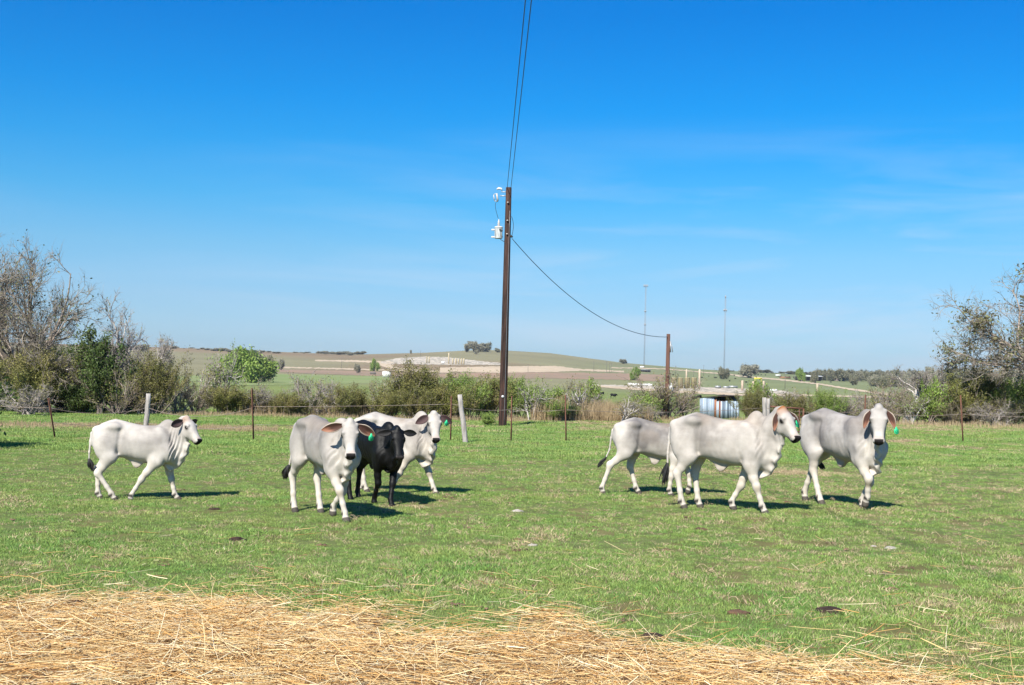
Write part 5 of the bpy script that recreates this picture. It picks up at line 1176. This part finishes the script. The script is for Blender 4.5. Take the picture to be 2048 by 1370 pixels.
b = MB(); q0 = np.array([(xl-24*sc_, 1.3, hB), (xl-.06, -.16, hL), (xl+51*sc_, -.16, hR), (xl+28*sc_, 1.35, hR)])
b.add(np.concatenate([q0-(0, 0, .02), q0+(0, 0, .02)]), [(0, 1, 2, 3)[::-1], (4, 5, 6, 7), (0, 1, 5, 4), (1, 2, 6, 5), (2, 3, 7, 6), (3, 0, 4, 7)]); b.build('roof', M_dark, shed)
b = MB()
for x_ in (xl+9.5*sc_, xl+48*sc_): b.box((x_, .08, (hR-.05)/2), (.09, .09, hR-.08))
b.box(((xl*2+58*sc_)/2, .08, ft-.02), (39*sc_, .05, .09)); b.build('frame', M_dark, shed)
# ---------------------------------------------------------------- well sites on the hillside
M_cream = material('cream_tank_paint', (.66, .57, .38), .6, (.54, .45, .30), .3, 4)
M_tan = material('tan_tank_paint', (.46, .40, .22), .6, (.40, .33, .18), .3, 4)
M_pink = material('buff_column_paint', (.72, .58, .44), .6, (.58, .45, .34), .4, 4)
M_white = material('white_paint', (.75, .75, .73), .5, (.65, .65, .63), .5, 4)
M_steel = material('dark_steel', (.10, .09, .085), .6, (.15, .13, .12), .5, 4)
def tank(px, bpy, tpy, wpx, mat, label, group, name='storage_tank', cat='tank', ladder=True):
    p = at(px, bpy); Y = p[1]; h = (bpy-tpy)*Y/F; r = wpx*Y/F/2; root = empty(name, tuple(p)); put(root, None, label, cat, group)
    b = MB(); b.lathe([(r, -.5), (r, h*.96), (r*1.02, h*.965), (r*.98, h*.975), (r*.3, h), (.02, h*1.004)], (0, 0, 0), 20); b.build('shell', mat, root, smooth=False)
    if ladder:
        b = MB(); b.tube([(-.25, -r-.12, 0), (-.25, -r-.12, h)], .05, 4); b.tube([(.25, -r-.12, 0), (.25, -r-.12, h)], .05, 4)
        for q in np.arange(.4, h, .5): b.tube([(-.25, -r-.12, q), (.25, -r-.12, q)], .03, 4)
        b.build('ladder', M_steel, root)
    return root
for i, (x_, n_) in enumerate(((905.5, 'leftmost'), (911.6, 'second'), (917.2, 'middle'), (922.6, 'fourth'), (927.5, 'rightmost'))):
    tank(x_, 729.2, 717, 3.4, M_cream, n_+' of the five cream tanks on the left well site', 'cream tanks of the left well site', ladder=False)
tank(897.3, 728, 706, 2.9, M_cream, 'tall cream tower left of the five tanks', None, 'vertical_vessel', 'tower', False)
tank(853.5, 726.5, 712.5, 2.2, M_tan, 'slim dull stack of the pair on the rock pad', 'stacks on the rock pad', 'vertical_vessel', 'tower', False)
tank(858, 726.5, 713.5, 3.0, M_cream, 'stouter cream stack of the pair on the rock pad', 'stacks on the rock pad', 'vertical_vessel', 'tower', False)
for x_, n_ in ((1347, 'leftmost'), (1360.5, 'second from left'), (1374, 'third from left'), (1387.5, 'rightmost')):
    tank(x_, 777, 755, 11.5, M_tan, n_+' of the four squat tan tanks beyond the short pole', 'squat tan tanks')
tank(1372.5, 771, 739, 3.6, M_pink, 'tall buff column standing among the squat tanks', 'tall buff columns', 'vertical_vessel', 'tower', False)
tank(1398.5, 778, 739, 4.2, M_pink, 'tall buff column right of the squat tanks', 'tall buff columns', 'vertical_vessel', 'tower', False)
for x_, t_p, b_p, n_ in ((1484.5, 761, 781, 'left'), (1506, 762.5, 781, 'middle'), (1527, 762, 780, 'right')):
    tank(x_, b_p, t_p, 4.8, M_pink, n_+' one of the three short buff columns in a row', 'short buff columns', 'vertical_vessel', 'tower', False)
tank(1634.5, 785.5, 767.5, 6.0, M_pink, 'lone short buff column below the open barn', None, 'vertical_vessel', 'tower', False)
def boxthing(name, px, bpy, w_, h_, d_, mat, label, cat, group=None, lift=0):
    p = at(px, bpy); b = MB(); b.box((0, 0, h_/2+lift), (w_, d_, h_)); b.box((0, 0, h_+lift+.04), (w_*1.03, d_*1.03, .08)); 
    for sx_ in (-.4, .4): b.box((sx_*w_, -d_*.3, lift/2-.1), (.15, .15, lift+.2)); b.box((sx_*w_, d_*.3, lift/2-.1), (.15, .15, lift+.2))
    return put(b.build(name, mat, loc=tuple(p)), None, label, cat, group)
boxthing('white_trailer', 773, 755.5, 5.2, 3.4, 2.4, M_white, 'white box trailer in the green field on the left', 'trailer', lift=.6)
boxthing('feeder', 746, 749.5, 4.0, 1.2, 1.5, M_steel, 'dark low feeder left of the white trailer', 'feeder', lift=.5)
boxthing('pump_unit', 886, 727, 3.0, 2.0, 2.0, M_white, 'white pump unit on the crushed rock pad', 'pump', lift=.2)
for x_, y_, w_, lb in ((1263, 770.5, 5, 'white pipe bundle at the left of the gravel pad'), (1270, 771.5, 4, 'white drum beside the pipe bundle'), (1282, 771.5, 9, 'long white skid on the gravel pad'), (1300, 772, 3, 'small white box right of the long skid'), (1436, 776, 4, 'grey valve skid in the middle of the pad'), (1466, 776, 6, 'pipework skid left of the short columns'), (1452, 777, 4, 'low pipe manifold on the pad'), (1547, 783, 4, 'white drum right of the short columns')):
    boxthing('equipment_skid', x_, y_, w_*.9, 1.1, 1.5, M_white if 'white' in lb else M_galv, lb, 'equipment', 'skids on the gravel pad', .2)
# canopies, barn, hilltop house
def canopy(name, px, bpy, wpx, hpx, label, cat, dpt=12, roofm=M_white, fill=None):
    p = at(px, bpy); Y = p[1]; w_ = wpx*Y/F; h_ = hpx*Y/F; root = empty(name, tuple(p)); put(root, None, label, cat)
    b = MB(); n = 7
    P4 = np.array([(-w_/2, -dpt/2, h_*.86), (w_/2, -dpt/2, h_*.86), (w_/2, 0, h_), (-w_/2, 0, h_), (-w_/2, dpt/2, h_*.86), (w_/2, dpt/2, h_*.86)])
    b.add(np.concatenate([P4, P4-(0, 0, .25)]), [(0, 1, 2, 3), (3, 2, 5, 4), (6, 9, 8, 7), (9, 10, 11, 8), (0, 6, 7, 1), (4, 5, 11, 10), (0, 3, 9, 6), (3, 4, 10, 9), (1, 7, 8, 2), (2, 8, 11, 5)]); b.build('roof', roofm, root)
    b = MB()
    for q in np.linspace(-.48, .48, n):
        for yy_ in (-.45, .45): b.box((q*w_, yy_*dpt, h_*.41-.3), (.3, .3, h_*.82+.6))
    b.build('posts', M_steel, root)
    if fill: b = MB(); b.box((0, dpt*.1, h_*.38), (w_*.94, dpt*.6, h_*.72)); b.build('dark_fill', fill, root)  # dark block under the roof; in the open barn it stands for shade
    return root
M_hay = material('stacked_hay', (.30, .16, .08), .95, (.12, .07, .04), .3, 5)
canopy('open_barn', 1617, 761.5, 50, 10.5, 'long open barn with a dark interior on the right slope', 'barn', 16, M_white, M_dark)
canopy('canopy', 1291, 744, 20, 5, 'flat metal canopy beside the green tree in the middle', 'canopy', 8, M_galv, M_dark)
canopy('long_house', 949, 698.5, 44, 5.5, 'long low house under trees on the hilltop', 'house', 12, M_dark, M_dark)
boxthing('hay_stack', 1570, 757, 12, 2.0, 3, M_hay, 'low rusty stack of bales left of the open barn', 'bales')
boxthing('parked_trailer', 1556, 752.5, 6, 1.6, 2.4, M_white, 'whitish trailer left of the open barn on the skyline', 'trailer', lift=.4)
boxthing('parked_truck', 1284, 736, 5, 1.8, 2.2, M_white, 'small white vehicle on the far track near the left mast', 'truck', lift=.4)
boxthing('yellow_beam', 1516, 766, 6, .8, .5, material('yellow_paint', (.75, .65, .08), .6, (.6, .5, .05), 1), 'yellow beam between the short columns', 'beam', lift=3.0)
# thin poles on the slope
def thinpole(px, bpy, tpy, label, r=.13, arm=True, Y=None):
    p = at(px, bpy); h = (bpy-tpy)*p[1]/F; b = MB(); b.tube([(0, 0, -.5), (0, 0, h)], [r*1.2, r], 6)
    if arm: b.box((0, 0, h*.93), (1.6, .12, .12))
    put(b.build('utility_pole', M_steel, loc=tuple(p)), None, label, 'utility pole', 'distant poles')
for q in ((683, 737, 714, 'distant pole beside the track on the left slope'), (841, 712, 701, 'tiny pole on the hill shoulder'), (1213, 745, 721, 'distant pole left of the double pole'), (1219, 745, 725, 'left leg of the distant double pole'), (1222.5, 745, 725, 'right leg of the distant double pole'),
          (1187.5, 743, 721, 'distant pole with a pale box over the brown field'), (1056, 744, 728, 'distant pole right of the tall utility pole'), (1351, 755, 731, 'distant pole right of the short pole'), (1387, 757, 742, 'thin pole between the tall buff columns'), (1570, 778, 748, 'distant pole left of the open barn'),
          (1407, 752, 730, 'thin far pole right of the tall buff columns'), (1428, 754, 736, 'thin far pole left of the right mast'), (1436, 754, 734, 'thin far pole next to the right mast')): thinpole(*q)
# guyed masts
M_mast = material('mast_steel', (.26, .27, .28), .6, (.20, .21, .22), .2)
def mast(bpx, bpy, tpx, tpy, D, plats, label):
    p = atY(bpx, D, bpy); p[2] = gz(p[0], p[1]); h = EYE+ray(tpx, tpy)[2]*p[1]-p[2]; root = empty('radio_mast', tuple(p)); put(root, None, label, 'mast', 'guyed radio masts')
    b = MB(); wv = .75
    for k in range(3): a_ = k*2.094; b.tube([(wv*math.cos(a_), wv*math.sin(a_), 0), (wv*math.cos(a_), wv*math.sin(a_), h)], .14, 4)
    zs = np.arange(0, h-2, 2.2)
    for i, z_ in enumerate(zs):
        for k in range(3):
            a_, c_ = k*2.094, ((k+1) % 3)*2.094; b.tube([(wv*math.cos(a_), wv*math.sin(a_), z_), (wv*math.cos(c_), wv*math.sin(c_), min(z_+2.2, h))], .06, 3, False)
    b.build('lattice', M_mast, root)
    b = MB()
    for f_ in (.45, .95):
        for k in range(3): a_ = k*2.094+.5; b.tube([(0, 0, h*f_), (h*.5*math.cos(a_), h*.5*math.sin(a_), float(gz(p[0]+h*.5*math.cos(a_), p[1]+h*.5*math.sin(a_))-p[2]))], .02, 3, False)
    b.build('guy_wires', M_mast, root)
    for f_, w_, hh_ in plats:
        b = MB(); z_ = h*f_
        for k in range(6): a_ = k*1.047; b.box((w_*math.cos(a_), w_*math.sin(a_), z_), (.5, .35, hh_))
        b.tube([(w_*math.cos(k*1.047), w_*math.sin(k*1.047), z_) for k in range(7)], .12, 4, False); b.build('antenna_array', M_galv, root)
mast(1288, 735, 1293.5, 569, 1500, ((.985, 2.6, 3.0), (.68, 1.0, 2.2), (.52, 1.0, 2.2)), 'left guyed mast with a wide antenna platform on top')
mast(1448, 745, 1453.5, 592, 1500, ((.99, .5, 3.0), (.815, 1.9, 2.8)), 'right guyed mast with a platform below its thin tip')
# ---------------------------------------------------------------- far cattle
COWP = dict(A, scale=1.0, black=1, yaw=0, tag=None, head=(1.38, 1.15), pitch=55)
far0 = make_cow(COWP, h=.045, name='far_cow'); far0.name = 'cow'
FC = [(1207, 792, 1.0), (1222, 797, 1.0), (1394, 803, 1.0), (1402, 799, 1.0), (1428, 757), (1434, 757), (1440, 758), (1469, 759), (1494, 767), (1505, 766), (1512, 766), (1452, 752), (1456, 752), (1460, 751), (1476, 749), (1470, 752), (1505, 751), (1515, 751), (1523, 751), (1530, 751.5), (1555, 754), (1563, 754), (1572, 755), (1580, 755), (1588, 756), (1663, 766), (1640, 760), (1652, 762), (1672, 762), (1693, 762), (1697, 763), (1703, 763), (1708, 764), (1590, 758), (1598, 759), (1460, 764), (1417, 754), (1402, 757), (1348, 751), (1340, 750), (1688, 764), (1680, 763)]
rc = np.random.RandomState(12)
for i, q in enumerate(FC):
    o = far0 if i == 0 else far0.copy()
    if i: COL.objects.link(o)
    p = at(q[0], q[1]); s_ = min(1.15, 5.5*p[1]/F/1.7) if len(q) == 2 else 1.0
    o.location = tuple(p); o.rotation_euler = (0, 0, rc.choice([0, 3.14])+rc.normal(0, .5)); o.scale = (s_,)*3
    put(o, None, 'tiny black cow of the herd scattered over the far pasture' if len(q) == 2 else 'small dark cow resting in the green valley beyond the shrubs', 'cow', 'black cattle far off in the valley and pasture')
# ---------------------------------------------------------------- dung, stones
M_dung = material('dry_dung', (.022, .014, .011), .95, (.060, .036, .025), 14, 6, .8, 60, coord='Pos')
M_dung2 = material('reddish_dung', (.15, .085, .05), .95, (.07, .042, .028), 14, 6, .8, 60, coord='Pos')
M_stone = material('pale_stone', (.42, .38, .34), .9, (.28, .25, .22), 12, 6, .6, 40)
def lump(name, px, py, wpx, mat, label, cat, flat=.30, seed=1):
    p = at(px, py); r = wpx*p[1]/F/2; b = bpy_ico(seed, r, flat); v, f = b
    o = mesh(name, v, f, mat, smooth=True, loc=tuple(p)); return put(o, None, label, cat, None)
def bpy_ico(seed, r, flat):
    nu, nv = 22, 10; V = []; rs_ = np.random.RandomState(seed)
    for i in range(nv+1):
        t = i/nv*math.pi
        for j in range(nu):
            a_ = j/nu*6.283; d = np.array([math.sin(t)*math.cos(a_), math.sin(t)*math.sin(a_), math.cos(t)]); V.append(d)
    V = np.array(V); k = 1+.26*wnoise(V[:, 0], V[:, 1], V[:, 2], 2.8, seed)+.20*wnoise(V[:, 0], V[:, 1], V[:, 2], 8, seed+1)
    V = V*k[:, None]*np.array([r, r*.8, r*flat*1.2]); V[:, 2] = np.maximum(V[:, 2], -.01)
    Fs = [(i*nu+j, i*nu+(j+1) % nu, (i+1)*nu+(j+1) % nu, (i+1)*nu+j) for i in range(nv) for j in range(nu)]
    return V, np.array(Fs)[:, ::-1]
for i, (x_, y_, w_, m_, lb) in enumerate((
    (1306, 1276, 50, M_dung, 'black dung pat at the edge of the straw right of centre'), (1660, 1224, 54, M_dung, 'dark elongated dung pat in the grass above the right straw'),
    (856, 1203, 20, M_dung, 'small dark dung lump at the straw edge near the centre'), (474, 1081, 40, M_dung, 'flat dark dung pat in the grass left of centre'), (292, 1133, 20, M_dung, 'small brown dung lump in the left grass'),
    (1033, 1103, 26, M_dung2, 'brown dung pat left of the pale stone in the middle'), (1476, 1228, 44, M_dung2, 'reddish brown crumbled pat in the right grass'), (145, 1212, 60, M_dung, 'dark pat half under the straw at the left'),
    (430, 1019, 24, M_dung, 'brown pat under the far left heifer and the front heifer'), (1036, 1080, 18, M_dung2, 'small reddish pat above the middle dung pat'), (1335, 1101, 18, M_dung2, 'small reddish pat in the grass right of centre'),
    (1010, 1140, 14, M_dung2, 'small crumbled pat among thin straw stalks'), (1402, 1060, 30, M_dung2, 'brown pat in front of the largest heifer'), (690, 1240, 44, M_dung, 'dark patch of dung in the straw left of centre'), (270, 1288, 40, M_dung, 'dark clod in the straw at the left'),
    (960, 1285, 34, M_dung2, 'brown clod in the middle of the straw'), (1575, 1005, 16, M_dung2, 'reddish clod near the rear hoof of the facing heifer'), (47, 865, 10, M_dung2, 'small clod at the left by the fence'))):
    lump('dung_pat', x_, y_, w_, m_, lb, 'dung', .27, 50+i)
for i, (x_, y_, w_, lb) in enumerate(((1035, 1023, 22, 'pale stone in the grass right of the front heifer'), (1066, 1092, 20, 'pale stone right of the small reddish pat'), (1782, 1097, 24, 'flat pale stone in the right grass'), (1748, 1093, 14, 'small pale stone beside the flat one'))):
    lump('stone', x_, y_, w_, M_stone, lb, 'stone', .30, 80+i)

# ---------------------------------------------------------------- faint haze between here and the hill
hz_ = MB(); hz_.box((0, 0, 60), (10400, 10400, 170)); hz_ = hz_.build('haze')
mh = bpy.data.materials.new('haze'); mh.use_nodes = True; _n = mh.node_tree.nodes; _n.clear()
_o = _n.new('ShaderNodeOutputMaterial'); _v = _n.new('ShaderNodeVolumePrincipled'); _v.inputs['Color'].default_value = (.75, .85, 1, 1); _v.inputs['Density'].default_value = .00008; _v.inputs['Anisotropy'].default_value = .3
mh.node_tree.links.new(_v.outputs[0], _o.inputs['Volume']); hz_.data.materials.append(mh); hz_['kind'] = 'stuff'; hz_['label'] = 'thin pale haze over the distant hill'
